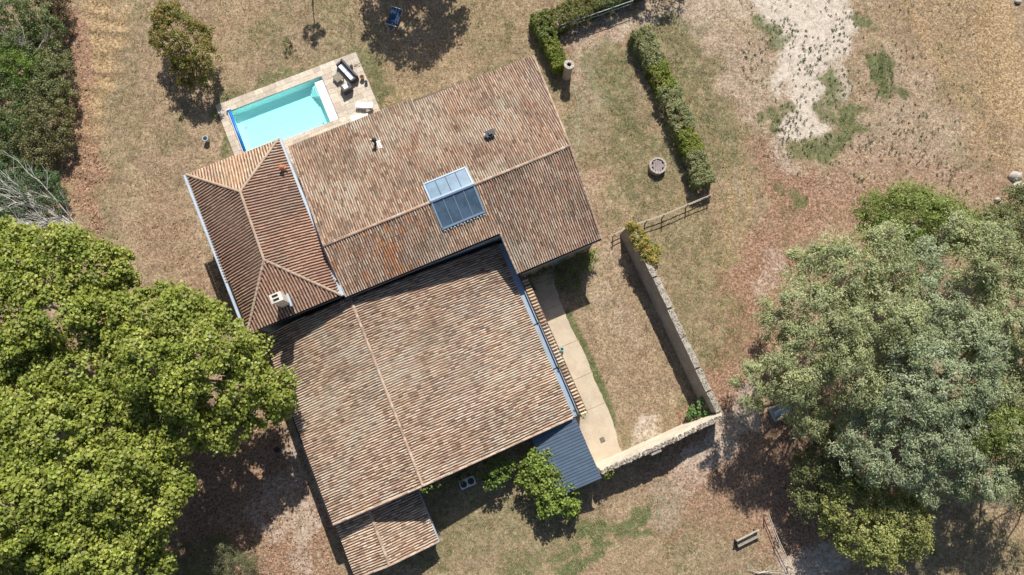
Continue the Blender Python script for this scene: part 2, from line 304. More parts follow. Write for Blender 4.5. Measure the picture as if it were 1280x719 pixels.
# sheet of ground: fine in view, coarse to the horizon
def axis(lo, hi, st):
    mid = np.arange(lo, hi+st/2, st); e = [];  d = st
    while sum(e) < 1600: d *= 1.35; e.append(d)
    e = np.cumsum(e); return np.concatenate([lo-e[::-1], mid, hi+e])
gx = axis(-50, 50, 0.22); gy = axis(-18, 52, 0.22)
GX, GY = np.meshgrid(gx, gy, indexing='ij'); fx, fy = GX.ravel(), GY.ravel()
fl = fields(fx, fy)
inner = np.clip((60-np.hypot(fx, fy-15))/8, 0, 1)
gz = ((vnoise(fx, fy, 1.1, 8, 3)-.5)*0.10 + (vnoise(fx, fy, 3.2, 9, 2)-.5)*0.10)*inner-.02
ang = fx*0.25 + fy*3.3 + (vnoise(fx, fy, 0.5, 12)-.5)*9
gz += fl['s']*(fx < -25)*np.sin(ang)*0.11
gz += fl['s']*(fx > 25)*np.sin((fx*0.9+fy*0.42)*2.6+(vnoise(fx, fy, .4, 14)-.5)*5)*0.035
gz = np.minimum(gz, np.where(fx < -28, .12, .04))
bu = fx*EU[0]+fy*EU[1]; bv = fx*EV[0]+fy*EV[1]
flat = ((bu > 5.5) & (bu < 9) & (bv > -7.5) & (bv < 10)) | ((bu > -13) & (bu < 1.5) & (bv > 27) & (bv < 35))
gz[flat] = -0.012
nx_, ny_ = len(gx), len(gy); I = np.arange(nx_*ny_).reshape(nx_, ny_)
Q = np.stack([I[:-1, :-1], I[1:, :-1], I[1:, 1:], I[:-1, 1:]], -1).reshape(-1, 4)
PU0, PU1, PV0, PV1 = -11.46, -2.9, 28.8, 33.15
qc = np.stack([bu[Q].mean(1), bv[Q].mean(1)], -1)
hole = (qc[:, 0] > PU0-.25) & (qc[:, 0] < PU1+.25) & (qc[:, 1] > PV0-.25) & (qc[:, 1] < PV1+.25)
def ground_mat():
    m, t, p = nodes('dry_ground')
    a = N(t, 'ShaderNodeAttribute', attribute_name='Col'); sp = t.nodes.new('ShaderNodeSeparateColor'); t.links.new(a.outputs['Color'], sp.inputs[0])
    n1 = noise(t, 0.30, 6, 0.65); n2 = noise(t, 1.4, 8, 0.78); n3 = noise(t, 5.0, 7, 0.8); n4 = noise(t, 14.0, 5, 0.8); n5 = noise(t, 2.6, 8, 0.82, None, 0.6)
    streak = noise(t, 2.2, 7, 0.8, (1.0, 0.3, 1, 0.5))
    big = noise(t, 0.11, 5, 0.6); mid = noise(t, 0.75, 8, 0.75, None, 0.4); med = noise(t, 0.34, 7, 0.7, None, 0.8)
    c = mixc(t, ramp(t, n1, 0.38, 0.60), (0.40, 0.33, 0.225), (0.355, 0.27, 0.195))
    c = mixc(t, ramp(t, mid, 0.47, 0.60, 0, .8), c, (0.275, 0.22, 0.155))
    c = mixc(t, ramp(t, streak, 0.52, 0.66, 0, 0.5), c, (0.50, 0.415, 0.31))
    c = mixc(t, ramp(t, med, 0.52, 0.66, 0, 0.55), c, (0.47, 0.365, 0.29))
    def mask(ch, nn, k, n_b=None, k2=0):
        mth = N(t, 'ShaderNodeMath', operation='MULTIPLY_ADD'); t.links.new(nn, mth.inputs[0]); mth.inputs[1].default_value = k; t.links.new(ch, mth.inputs[2]); o = mth.outputs[0]
        if n_b is not None:
            m2 = N(t, 'ShaderNodeMath', operation='MULTIPLY_ADD'); t.links.new(n_b, m2.inputs[0]); m2.inputs[1].default_value = k2; t.links.new(o, m2.inputs[2]); o = m2.outputs[0]
        return o
    gn = noise(t, 0.23, 8, 0.75, None, 0.5)
    c = mixc(t, ramp(t, mask(gn, n3, .35), 0.68, 0.88, 0, 0.5), c, (0.225, 0.215, 0.115))
    c = mixc(t, ramp(t, mask(a.outputs['Alpha'], n2, 2.0), 1.1, 2.0, 0, 0.8), c, mixc(t, ramp(t, n3, .38, .62), (0.29, 0.205, 0.115), (0.52, 0.405, 0.245)))
    c = mixc(t, ramp(t, mask(sp.outputs[2], n2, 1.5), 1.0, 1.7, 0, 0.9), c, mixc(t, ramp(t, n3, .38, .62), (0.26, 0.165, 0.12), (0.41, 0.28, 0.21)))
    c = mixc(t, ramp(t, n3, 0.38, 0.62, 0.0, 1.0), mixc(t, 1.0, c, (0.66, 0.62, 0.58), 'MULTIPLY'), mixc(t, 1.0, c, (1.28, 1.25, 1.22), 'MULTIPLY'))
    c = mixc(t, ramp(t, n5, 0.56, 0.66, 0.0, 0.5), c, mixc(t, 1.0, c, (0.58, 0.54, 0.5), 'MULTIPLY'))
    c = mixc(t, ramp(t, mask(sp.outputs[1], n5, 2.2, n3, 1.4), 1.95, 2.95, 0, 0.95), c, mixc(t, ramp(t, n2, .35, .65), (0.66, 0.605, 0.53), (0.585, 0.53, 0.46)))
    c = mixc(t, ramp(t, mask(sp.outputs[0], n5, 2.6, n3, 1.8), 2.45, 3.4, 0, 0.8), c, mixc(t, ramp(t, n3, .35, .65), (0.125, 0.155, 0.06), (0.235, 0.245, 0.115)))
    c = mixc(t, ramp(t, mask(sp.outputs[0], n5, 3.0, n3, 2.6), 3.25, 4.1, 0, 0.85), c, mixc(t, ramp(t, n3, .35, .65), (0.055, 0.10, 0.032), (0.125, 0.175, 0.07)))
    c = mixc(t, ramp(t, n4, 0.50, 0.62, 0.0, 0.62), c, mixc(t, 1.0, c, (0.40, 0.36, 0.33), 'MULTIPLY')); c = mixc(t, ramp(t, noise(t, 10, 4, .85, None, .5), 0.53, 0.62, 0, .45), c, mixc(t, 1.0, c, (1.45, 1.42, 1.4), 'MULTIPLY')); c = mixc(t, ramp(t, noise(t, 4.2, 6, .85, None, .5), 0.53, 0.62, 0, .55), c, mixc(t, 1.0, c, (0.55, 0.52, 0.48), 'MULTIPLY')); c = mixc(t, ramp(t, noise(t, 26, 3, .7), .60, .68, 0, .5), c, mixc(t, 1.0, c, (1.6, 1.5, 1.4), 'MULTIPLY'))
    c = mixc(t, ramp(t, noise(t, 1.9, 7, 0.8, None, 0.3), 0.40, 0.62, 0.0, 1.0), mixc(t, 1.0, c, (1.0, 0.98, 0.96), 'MULTIPLY'), mixc(t, 1.0, c, (0.74, 0.69, 0.65), 'MULTIPLY'))
    t.links.new(c, p.inputs['Base Color']); p.inputs['Roughness'].default_value = 0.97; p.inputs['Specular IOR Level'].default_value = 0.1
    h = N(t, 'ShaderNodeMath', operation='ADD'); t.links.new(n3, h.inputs[0]); t.links.new(n4, h.inputs[1]); bump(t, p, h.outputs[0], 0.9, 0.05)
    return m
go = mesh_np('ground', np.stack([fx, fy, gz], -1), Q[~hole], ground_mat(), col=np.stack([fl['g'], fl['p'], fl['r'], fl['s']], -1), smooth=True)
tag(go, kind='structure', label='dry parched lawn and bare earth around the farm buildings')

# footprints no plant may grow in (building frame)
def blocked(x, y):
    u = x*EU[0]+y*EU[1]; v = x*EV[0]+y*EV[1]
    b = (u > -14.8) & (u < -7.4) & (v > 12.8) & (v < 25.8); b |= (u > -7.4) & (u < 12.7) & (v > 12.4) & (v < 25.4); b |= (u > 5.5) & (u < 12.6) & (v > 9.1) & (v < 13)
    b |= (u > -14.4) & (u < 6.1) & (v > -2.9) & (v < 12.6); b |= (u > -14.6) & (u < -8.2) & (v > -7.3) & (v < -2.8); b |= (u > 1.8) & (u < 5.3) & (v > -7.8) & (v < -2.8)
    b |= (u > 5.3) & (u < 8.4) & (v > -7.3) & (v < 9.2) ; b |= (u > -12.5) & (u < 0.8) & (v > 27) & (v < 34.3); b |= (u > 5.3) & (u < 16.2) & (v > -7.9) & (v < -7.2)
    return b
def blades(n, xr, yr, size, seedcol, dens, height=0.12, name='grass', jitter=1.0, nb=4):
    x = rng.uniform(*xr, n); y = rng.uniform(*yr, n); f = fields(x, y); keep = (rng.random(n) < dens(f, x, y)) & ~blocked(x, y)
    x, y = x[keep], y[keep]; f = {k: a[keep] for k, a in f.items()}; c = seedcol(f, x, y); m = len(x)
    V = []; C = []
    for b in range(nb):
        a = rng.uniform(0, 2*math.pi, m); L = size*rng.uniform(.5, 1.3, m); w = L*rng.uniform(.07, .17, m); hh = height*rng.uniform(.3, 1.2, m)
        dx, dy = np.cos(a), np.sin(a); ox = x+rng.normal(0, size*.35, m); oy = y+rng.normal(0, size*.35, m)
        z0 = np.zeros(m)-0.01
        V.append(np.stack([np.stack([ox-dy*w, oy+dx*w, z0], -1), np.stack([ox+dy*w, oy-dx*w, z0], -1), np.stack([ox+dx*L, oy+dy*L, hh], -1)], 1))
        C.append(np.repeat((c*rng.uniform(.65, 1.3, (m, 1)))[:, None, :], 3, 1))
    V = np.concatenate(V).reshape(-1, 3); C = np.concatenate(C).reshape(-1, 3)
    return V, np.arange(len(V)).reshape(-1, 3), np.clip(C, 0, 1)
XR, YR = (-46, 46), (-16, 46)
def dry_col(f, x, y):
    pal = np.array([(.40, .31, .20), (.31, .23, .15), (.26, .18, .115), (.47, .38, .26), (.22, .205, .11)]); c = pal[rng.integers(0, 5, len(x))]
    c = c*(1-.5*f['r'][:, None])+np.array((.30, .15, .08))*.5*f['r'][:, None]; return c*(1-.5*f['s'][:, None])+np.array((.5, .38, .2))*.5*f['s'][:, None]
V, Fc, C = blades(230000, XR, YR, 0.13, dry_col, lambda f, x, y: np.clip(.75-.9*f['p']-.2*f['r']+.3*f['s'], .06, 1)*(vnoise(x, y, .8, 31)*.9+.25), 0.12, nb=3)
tag(mesh_np('dry_grass', V, Fc, M_GRASS, col=C), 'straw coloured dry grass tufts over the parched lawn', 'grass', kind='stuff')
def green_col(f, x, y):
    pal = np.array([(.14, .19, .065), (.19, .225, .09), (.11, .155, .055), (.24, .25, .12)]); return pal[rng.integers(0, 4, len(x))]
V, Fc, C = blades(420000, XR, YR, 0.11, green_col, lambda f, x, y: np.clip(f['g']*1.3-.35, 0.0, 1)*(np.clip(vnoise(x, y, 1.1, 41, 4)-.38, 0, 1)*5)+np.clip(vnoise(x, y, .22, 47)-.52, 0, 1)*.6*(1-f['p'])*(vnoise(x, y, 1.5, 43) > .5), 0.12, nb=3)
tag(mesh_np('green_grass', V, Fc, M_GRASS, col=C), 'short green grass patches surviving on the lawn', 'grass', kind='stuff')
# weeds on the gravel
n = 9000; x = rng.uniform(22, 44, n); y = rng.uniform(18, 42, n)
f = fields(x, y); k = (rng.random(n) < np.clip(f['p']+.12, 0, 1)*(.08+.35*(vnoise(x, y, .35, 51, 4) > .54)))
cx, cy = x[k], y[k]; V = []; C = []
for i in range(16):
    a = rng.uniform(0, 2*math.pi, len(cx)); r = rng.uniform(0, .11, len(cx)); ox = cx+r*np.cos(a); oy = cy+r*np.sin(a); L = rng.uniform(.03, .09, len(cx)); b = rng.uniform(0, 6.28, len(cx)); h = rng.uniform(.02, .12, len(cx))
    V.append(np.stack([np.stack([ox, oy, h*0], -1), np.stack([ox+L*np.cos(b), oy+L*np.sin(b), h], -1), np.stack([ox+L*np.cos(b+.9), oy+L*np.sin(b+.9), h], -1)], 1)); C.append(np.tile(np.array([.13, .165, .08])*rng.uniform(.6, 1.3), (len(cx), 3, 1)))
V = np.concatenate(V).reshape(-1, 3); tag(mesh_np('weed_tufts', V, np.arange(len(V)).reshape(-1, 3), M_GRASS, col=np.concatenate(C).reshape(-1, 3)), 'small dark weeds dotted over the pale gravel', 'weeds', kind='stuff')
# fallen leaves
n = 60000; x = rng.uniform(-45, -8, n); y = rng.uniform(-16, 30, n); f = fields(x, y)
k = (rng.random(n) < np.clip(.02+(f['r']-.35)*1.0, 0, 1)*(vnoise(x, y, 1.0, 61)*1.2)) & ~blocked(x, y); x, y = x[k], y[k]; m = len(x)
def leaf_quads(pos, nrm, L, Wd, fold=0.2, tdir=None):
    m = len(pos); r = rng.normal(size=(m, 3)) if tdir is None else tdir
    t = nz(r-nrm*(r*nrm).sum(1, keepdims=True)); b = np.cross(nrm, t); L = L[:, None]; Wd = Wd[:, None]; up = nrm*Wd*fold
    V = np.stack([pos-t*L/2, pos+b*Wd/2+up-t*L*.08, pos+t*L/2, pos-b*Wd/2+up-t*L*.08], 1).reshape(-1, 3)
    return V, np.arange(4*m).reshape(m, 4)
nn = nz(np.stack([rng.normal(0, .25, m), rng.normal(0, .25, m), np.ones(m)], -1))
V, Fc = leaf_quads(np.stack([x, y, np.full(m, .05)], -1), nn, rng.uniform(.10, .2, m), rng.uniform(.08, .15, m))
pal = np.array([(.36, .21, .12), (.26, .155, .095), (.43, .29, .18), (.20, .135, .09), (.42, .35, .25)]); C = np.repeat(pal[rng.integers(0, 5, m)], 4, 0)
tag(mesh_np('fallen_leaves', V, Fc, M_GRASS, col=C), 'rust brown fallen leaves under the plane trees and west of the house', 'leaves', kind='stuff')

# ------------------------------------------------------------------ roofs
PAL_MAIN = np.array([(.58, .46, .34), (.47, .335, .245), (.41, .26, .185), (.22, .145, .105), (.48, .29, .195), (.53, .42, .325), (.34, .265, .20), (.50, .375, .28)])
PAL_BARN = np.array([(.62, .52, .41), (.51, .37, .275), (.44, .28, .195), (.25, .16, .115), (.55, .41, .28), (.57, .44, .34), (.35, .26, .195), (.60, .48, .37)])
PAL_RED = np.array([(.43, .27, .20), (.40, .24, .175), (.37, .22, .16), (.46, .31, .225), (.39, .28, .21)])
PAL_ORANGE = np.array([(.55, .36, .25), (.52, .31, .21), (.50, .34, .22), (.58, .44, .31), (.46, .35, .24)])
PAL_HIP = np.array([(.50, .40, .28), (.46, .34, .24), (.52, .43, .32)])
def tiles(O, a, s, poly, pitch, length, pal, seed, w=0.285, hgt=0.36, holes=(), bright=1.0, orange=None):
    """clay barrel tiles laid on the plane O + a*i + s*j, clipped to poly (coordinates along a and s)"""
    O = np.array(O, dtype=float); a = nz(np.array(a, dtype=float)); s = nz(np.array(s, dtype=float)); nrm = np.cross(a, s); nrm = nrm if nrm[2] > 0 else -nrm
    poly = np.array(poly); i0, i1 = poly[:, 0].min(), poly[:, 0].max(); j0, j1 = poly[:, 1].min(), poly[:, 1].max()
    r = np.random.default_rng(seed); rows = np.arange(i0+pitch/2, i1-pitch*.3, pitch); cs = np.arange(j0, j1, length)
    I, J = np.meshgrid(rows, cs, indexing='ij'); off = np.repeat(r.uniform(-.5, .5, len(rows))[:, None]*length*.25, len(cs), 1)
    I = I.ravel(); J = J.ravel()+off.ravel()*(J.ravel() > j0+.01)
    jtop = j1
    def parts(I, J, cover):
        k = inpoly(I, np.clip(J+length/2, j0+.02, j1-.02), poly)
        for h in holes: k &= ~inpoly(I, J+length/2, np.array(h))
        I, J = I[k], J[k]; m = len(I)
        cl = vnoise(I*1.0, J*1.0, .22, seed, 3); cl2 = vnoise(I, J, .9, seed+1, 2); idx = ((cl*1.1+cl2*.8+r.normal(0, .26, m)*1.0)*len(pal)*1.05-.45*len(pal)).astype(int) % len(pal)
        c = (pal[idx]*.78+pal.mean(0)*.22)*r.uniform(.84, 1.15, (m, 1))*bright*(.80+.4*cl[:, None])  # bright paints a lighter tile colour on slopes the sun strikes less
        if orange is not None:
            q = r.random(m) < orange(I, J); c[q] = np.array((.52, .25, .12))*r.uniform(.8, 1.2, (q.sum(), 1))
        gr = vnoise(I+40, J+9, .5, seed+5, 4); gi = np.clip((gr-.58)*6, 0, 1)[:, None]*r.uniform(.3, 1, (m, 1)); c = c*(1-.45*gi)+np.array((.17, .16, .12))*.45*gi
        li = np.clip((vnoise(I+80, J+70, .35, seed+9, 4)-.57)*7, 0, 1)[:, None]*(r.random((m, 1)) < .6); c = c*(1-.5*li)+np.array((.60, .56, .46))*.5*li
        yaw = r.normal(0, .018, m); lat = r.normal(0, pitch*.035, m)+(vnoise(I*.1+3, J+5, .35, seed+3, 2)-.5)*.12; dz = r.normal(0, .002, m)+(vnoise(I, J, .18, seed+4, 2)-.5)*.09
        na = 5 if cover else 4; th = np.linspace(0, math.pi, na)
        V = np.zeros((m, 2, na, 3))
        for e, (jj, ws, zz) in enumerate(((0.0, 1.01, .005), (length*1.08, .97, .0))):
            jj = np.minimum(J+jj, jtop)-J
            for q_ in range(na):
                if cover: x_ = -math.cos(th[q_])*pitch*w*ws; h_ = math.sin(th[q_])*pitch*hgt*ws+.028
                else: x_ = -math.cos(th[q_])*pitch*.42; h_ = -math.sin(th[q_])*pitch*.20+.045
                ii = I+x_+lat+yaw*jj*1.0; V[:, e, q_] = O + ii[:, None]*a + (J+jj)[:, None]*s + (h_+zz+dz)[:, None]*nrm
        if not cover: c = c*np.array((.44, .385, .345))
        T = []
        for q_ in range(na-1): T += [(q_, q_+1, na+q_+1), (q_, na+q_+1, na+q_)]
        T = np.array(T); F_ = (np.arange(m)*2*na)[:, None, None]+T[None]
        return V.reshape(-1, 3), F_.reshape(-1, 3), np.repeat(c, 2*na, 0)
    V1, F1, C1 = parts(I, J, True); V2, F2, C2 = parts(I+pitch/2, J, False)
    return np.concatenate([V1, V2]), np.concatenate([F1, F2+len(V1)]), np.concatenate([C1, C2])
def ridge(parent, p0, p1, name='ridge_tiles', mat=None, r=.11, pal=PAL_MAIN, lift=.05):
    p0, p1 = np.array(p0, float), np.array(p1, float); d = p1-p0; L = np.linalg.norm(d); d /= L; sd = nz(np.cross(d, EZ)); up = np.cross(sd, d); n = max(1, int(L/.38))
    mb = MB()
    for i in range(n):
        q0 = p0+d*L*i/n; q1 = p0+d*L*(i+1.1)/n; c = pal[random.randrange(len(pal))]*random.uniform(.85, 1.15); mb.cc = tuple(np.clip(c*.5+np.array((.20, .15, .115)), 0, 1)); ids = []
        for q, rr, l in ((q0, r*1.05, lift+.018), (q1, r*.92, lift)):
            ids.append(mb.quadpts([q+sd*math.cos(t)*rr+up*(math.sin(t)*rr*.75+l) for t in np.linspace(0, math.pi, 6)]))
        for k in range(5): mb.f.append((ids[0][k], ids[1][k], ids[1][k+1], ids[0][k+1]))
        mb.f.append(tuple(ids[0]))
    o = mb.build(name, M_TILE, parent, usecol=True); tag(o, kind='stuff'); return o
def roof_plane(parent, corners, pitch, length, pal, seed, sdir, holes=(), label=None, **kw):
    """corners: list of (u, v, z) on one plane, sdir: up-slope direction in building frame as 'u+','u-','v+','v-'"""
    pts = [B(*c) for c in corners]; n = np.cross(pts[1]-pts[0], pts[2]-pts[0]); n = nz(n); n = n if n[2] > 0 else -n
    hd = {'u+': EU, 'u-': -EU, 'v+': EV, 'v-': -EV}[sdir]; ad = {'u+': EV, 'u-': EV, 'v+': EU, 'v-': EU}[sdir]
    s = nz(hd-n*(hd@n)); a = nz(ad-n*(ad@n)-s*((ad-n*(ad@n))@s)); O = pts[0]
    poly = [((p-O)@a, (p-O)@s) for p in pts]; hl = [[((B(*q)-O)@a, (B(*q)-O)@s) for q in h] for h in holes]
    mb = MB(); mb.slab(pts if np.cross(pts[1]-pts[0], pts[2]-pts[0])[2] > 0 else pts[::-1], .10); dk = mb.build('roof', M_DECKROOF, parent)
    if label: dk['label'] = label
    V, F_, C = tiles(O, a, s, poly, pitch, length, pal, seed, holes=hl, **kw)
    t = mesh_np('roof_tiles', V, F_, M_TILE, dk, col=np.clip(C, 0, 1)); tag(t, kind='stuff'); return dk
def wall(parent, a, b, ztops, inward, th=0.4, mat=M_RENDER, z0=-0.3, label=None, name='wall'):
    """vertical wall from a to b (u, v); ztops = [(fraction, z), ...]"""
    A_, B_ = B(*a), B(*b); inw = B(*inward)*th; prof = [A_+EZ*z0, B_+EZ*z0]+[A_+(B_-A_)*t+EZ*z for t, z in sorted(ztops, reverse=True)]
    mb = MB(); mb.hexa(prof, [p+inw for p in prof]); o = mb.build(name, mat, parent)
    if label: o['label'] = label
    return o
def window(parent, c, along, out, w=1.0, h=1.3, shutters=True):
    """c = centre of sill on the wall face (u,v,z)"""
    X = B(*along); O_ = B(*out); c0 = B(*c); mb = MB(); fr = MB()
    for dx, dz, ww, hh in ((0, 0, w, .07), (0, h-.07, w, .07), (-w/2+.035, .07, .07, h-.14), (w/2-.035, .07, .07, h-.14), (0, .07, .05, h-.14)):
        fr.box(c0+X*dx+EZ*dz+O_*.03, ww, .06, hh, X, O_)
    f = fr.build('window', M_WHITE, parent); pn = MB(); pn.box(c0+EZ*.05+O_*.01, w-.08, .03, h-.1, X, O_); pn.build('pane', M_GLASSD, f)
    if shutters:
        for sg in (-1, 1):
            sh = MB(); sh.box(c0+X*sg*(w*.77)+O_*.05, w*.5, .05, h, X, O_)
            for k in range(3): sh.box(c0+X*sg*(w*.77)+O_*.085+EZ*(.15+k*(h-.4)/2), w*.46, .02, .09, X, O_)
            sh.build('shutter', M_SHUTTER, parent)
def gutter(parent, p0, p1, w, mat, name='gutter', d=.10, label=None):
    p0, p1 = B(*p0), B(*p1); dr = nz(p1-p0); sd = nz(np.cross(dr, EZ)); prof = [(-w/2, .0), (-w/2+.015, .0), (-w*.38, -d*.8), (w*.38, -d*.8), (w/2-.015, 0), (w/2, 0), (w*.42, -d), (-w*.42, -d)]
    mb = MB(); a = mb.quadpts([p0+sd*x+EZ*z for x, z in prof]); b = mb.quadpts([p1+sd*x+EZ*z for x, z in prof]); k = len(prof)
    for i in range(k): mb.f.append((a[i], a[(i+1) % k], b[(i+1) % k], b[i]))
    mb.f.append(tuple(a)); mb.f.append(tuple(reversed(b)))
    o = mb.build(name, mat, parent)
    if label: o['label'] = label
    return o

# --- hip roofed wing ------------------------------------------------
hw = thing('hip_roofed_house', B(-11.2, 19.2, 0), 'tall square house wing with red hipped tile roof and white chimney', 'house')
E_ = 6.1; R_ = 7.75; h0 = (-15.0, 25.95, E_); h1 = (-7.5, 25.95, E_); h2 = (-7.5, 12.5, E_); h3 = (-14.75, 12.65, E_); rn = (-11.3, 22.3, R_); rs = (-11.45, 16.7, R_)
roof_plane(hw, [h0, h1, rn], .225, .38, PAL_ORANGE, 21, 'v-', label='orange tiled north slope of the hipped roof', bright=1.05)
roof_plane(hw, [h3, h0, rn, rs], .225, .38, PAL_RED, 22, 'u+', label='brown red west slope of the hipped roof', bright=1.05)
roof_plane(hw, [h2, h1, rn, rs], .225, .38, PAL_RED, 23, 'u-', label='red east slope of the hipped roof', bright=1.1)
roof_plane(hw, [h3, h2, rs], .225, .38, PAL_RED, 24, 'v+', label='small red south slope of the hipped roof around the chimney', bright=1.15)
for a_, b_ in ((h0, rn), (h1, rn), (h3, rs), (h2, rs), (rn, rs)): ridge(hw, B(*a_), B(*b_), 'hip_ridge_tiles', r=.105, pal=PAL_HIP)
zt = [(0, 6.0), (1, 6.0)]
wall(hw, (-14.7, 25.7), (-7.8, 25.7), zt, (0, -1), mat=M_RENDER); wall(hw, (-14.5, 12.95), (-7.8, 12.95), zt, (0, 1), mat=M_PALEWALL, label='pale grey blue south wall above the barn roof')
wall(hw, (-14.7, 25.3), (-14.6, 13.35), zt, (1, 0)); wall(hw, (-7.8, 25.3), (-7.8, 13.35), zt, (-1, 0))
for vv in (23.2, 19.3, 15.4):
    for zz in (1.0, 3.7): window(hw, (-14.7, vv, zz), (0, 1), (-1, 0))
for uu in (-12.8, -9.8):
    for zz in (1.0, 3.7): window(hw, (uu, 25.72, zz), (1, 0), (0, 1))
gutter(hw, (-15.17, 26.02, 6.16), (-14.95, 12.6, 6.16), .22, M_ZINC, label='pale grey gutter along the west eave')
gutter(hw, (-14.7, 12.50, 6.08), (-7.5, 12.36, 6.08), .12, M_DARKMETAL, label='dark gutter along the south eave')
gutter(hw, (-7.42, 26.1, 6.12), (-7.34, 12.35, 6.12), .26, M_ZINC, 'valley_gutter', label='pale zinc valley gutter against the farmhouse roof')
mb = MB(); mb.box(B(-7.36, 14.1, 6.14), .42, .9, .03); mb.box(B(-7.42, 12.8, 6.14), .35, .8, .03); mb.build('lead_flashing', M_ZINC, hw)
# chimney, part of the wing
cu, cv = UV(345, 372, 8.55); mb = MB()
mb.box(B(cu, cv, 6.3), .74, .58, 1.85); ch = mb.build('chimney', M_CHIMNEY, hw, bevel=.01)
mb = MB(); mb.box(B(cu, cv, 8.10), .86, .68, .34); 
for a_, b_, w_, d_ in ((0, -.29, .86, .10), (0, .29, .86, .10), (-.35, 0, .16, .48), (.30, 0, .26, .48), (-.05, 0, .44, .10)): mb.box(B(cu+a_, cv+b_, 8.441), w_, d_, .10)
mb.build('chimney_cap', M_CHIMNEY, ch)
for b_, d_ in ((.145, .17), (-.145, .16)): mb = MB(); mb.box(B(cu-.05, cv+b_, 8.442), .44, d_-.01, .02); mb.build('flue_opening', M_SOOT, ch)
mb = MB(); mb.box(B(cu+.42, cv-.05, 6.50), .16, 1.0, .30); mb.build('flashing', M_ZINC, ch)
wu, wv = UV(350.5, 208, 7.1); mb = MB(); mb.lathe(B(wu, wv, 6.5), [(.13, 0), (.13, .35), (.2, .4), (.17, .52), (.05, .6)], 12); mb.box(B(wu+.2, wv, 6.55), .3, .16, .12); mb.build('roof_vent', M_TERRA, hw, smooth=False)

# --- farmhouse ------------------------------------------------------
fh = thing('farmhouse', B(3.0, 18.5, 0), 'long farmhouse with mottled clay tile gable roof and a rooftop skylight', 'house')
ZR = 7.1; zN, zSi, zSo = 4.7, 5.8, 4.9
SKY = [(1.5, 14.15), (4.93, 14.15), (4.93, 17.8), (1.5, 17.8)]
def mz(v): return ZR-(v-16.22)*(ZR-zN)/(25.6-16.22) if v > 16.22 else ZR-(16.22-v)*(ZR-zSi)/(16.22-12.26)
def orn(I, J): return .04+.65*(np.exp(-((I-4.6)/.8)**2)*np.exp(-((J-1.2)/1.8)**2))
roof_plane(fh, [(-7.2, 25.75, zN), (14.05, 25.35, zN+.02), (13.0, 16.22, ZR), (-7.2, 16.22, ZR)], .19, .41, PAL_MAIN, 31, 'v-', holes=[[(u, v, mz(v)) for u, v in ((1.5, 16.22), (4.93, 16.22), (4.93, 17.8), (1.5, 17.8))]], label='sunlit north slope of the farmhouse roof', bright=.90)
roof_plane(fh, [(-7.3, 12.26, zSi), (5.45, 12.26, zSi), (5.45, 16.22, ZR), (-7.3, 16.22, ZR)], .19, .41, PAL_MAIN, 32, 'v+', holes=[[(u, v, mz(v)) for u, v in ((1.5, 14.15), (4.93, 14.15), (4.93, 16.22), (1.5, 16.22))]], label='south slope of the farmhouse roof', orange=orn, bright=1.06)
zso = ZR-(16.22-9.0)*(ZR-zSi)/(16.22-12.26)
roof_plane(fh, [(5.62, 9.0, zso), (12.7, 9.02, zso), (13.0, 16.22, ZR), (5.46, 16.22, ZR)], .19, .41, PAL_MAIN, 33, 'v+', label='longer south east slope of the farmhouse roof', bright=1.06)
ridge(fh, B(-7.2, 16.22, ZR), B(1.45, 16.22, ZR), r=.12); ridge(fh, B(4.98, 16.22, ZR), B(13.0, 16.22, ZR), r=.12)
ridge(fh, B(14.08, 25.35, zN), B(13.03, 16.3, ZR), 'verge_tiles', r=.09); ridge(fh, B(12.74, 9.02, zso), B(13.0, 16.1, ZR), 'verge_tiles', r=.09); ridge(fh, B(5.56, 9.0, zso), B(5.46, 12.3, zSi), 'verge_tiles', r=.09); ridge(fh, B(-7.15, 16.3, ZR), B(-7.15, 25.7, zN), 'verge_tiles', r=.08)
def rz(v): return mz(v)-.12
wall(fh, (-7.1, 25.45), (13.8, 25.1), [(0, zN), (1, zN)], (0, -1)); wall(fh, (13.6, 25.0), (12.5, 9.3), [(0, rz(25.)), (.56, ZR-.14), (1, rz(9.3))], (-1, 0), label='east gable wall of the farmhouse')
wall(fh, (5.95, 9.25), (12.5, 9.25), [(0, zso-.02), (1, zso-.02)], (0, 1)); wall(fh, (5.8, 9.3), (5.62, 12.5), [(0, rz(9.3)), (1, rz(12.5))], (1, 0), mat=M_PALEWALL); wall(fh, (-7.1, 12.5), (5.7, 12.5), [(0, zSi-.03), (1, zSi-.03)], (0, 1), mat=M_PALEWALL)
wall(fh, (-7.1, 25.0), (-7.1, 13.0), [(0, rz(25.)), (.73, ZR-.14), (1, rz(13.))], (1, 0))
for uu in (-4.5, -1, 2.6, 6.2, 10): window(fh, (uu, 25.42-(uu+7)*.0167, 1.0), (1, 0), (0, 1), 1.1, 1.4)
for uu in (7.6, 10.8): window(fh, (uu, 9.24, 2.9), (1, 0), (0, -1), .9, 1.1)
mb = MB(); mb.box(B(9.2, 9.23, 0), 1.1, .08, 2.15); d = mb.build('door', M_SHUTTER, fh); mb = MB(); mb.box(B(9.6, 9.17, 1.0), .04, .06, .16); mb.build('handle', M_DARKMETAL, d)
gutter(fh, (-7.3, 12.16, zSi-.02), (5.4, 12.16, zSi-.02), .14, M_DARKMETAL, label='dark gutter above the barn roof'); gutter(fh, (5.62, 8.9, zso-.02), (12.75, 8.92, zso-.02), .14, M_DARKMETAL, label='dark gutter above the courtyard')
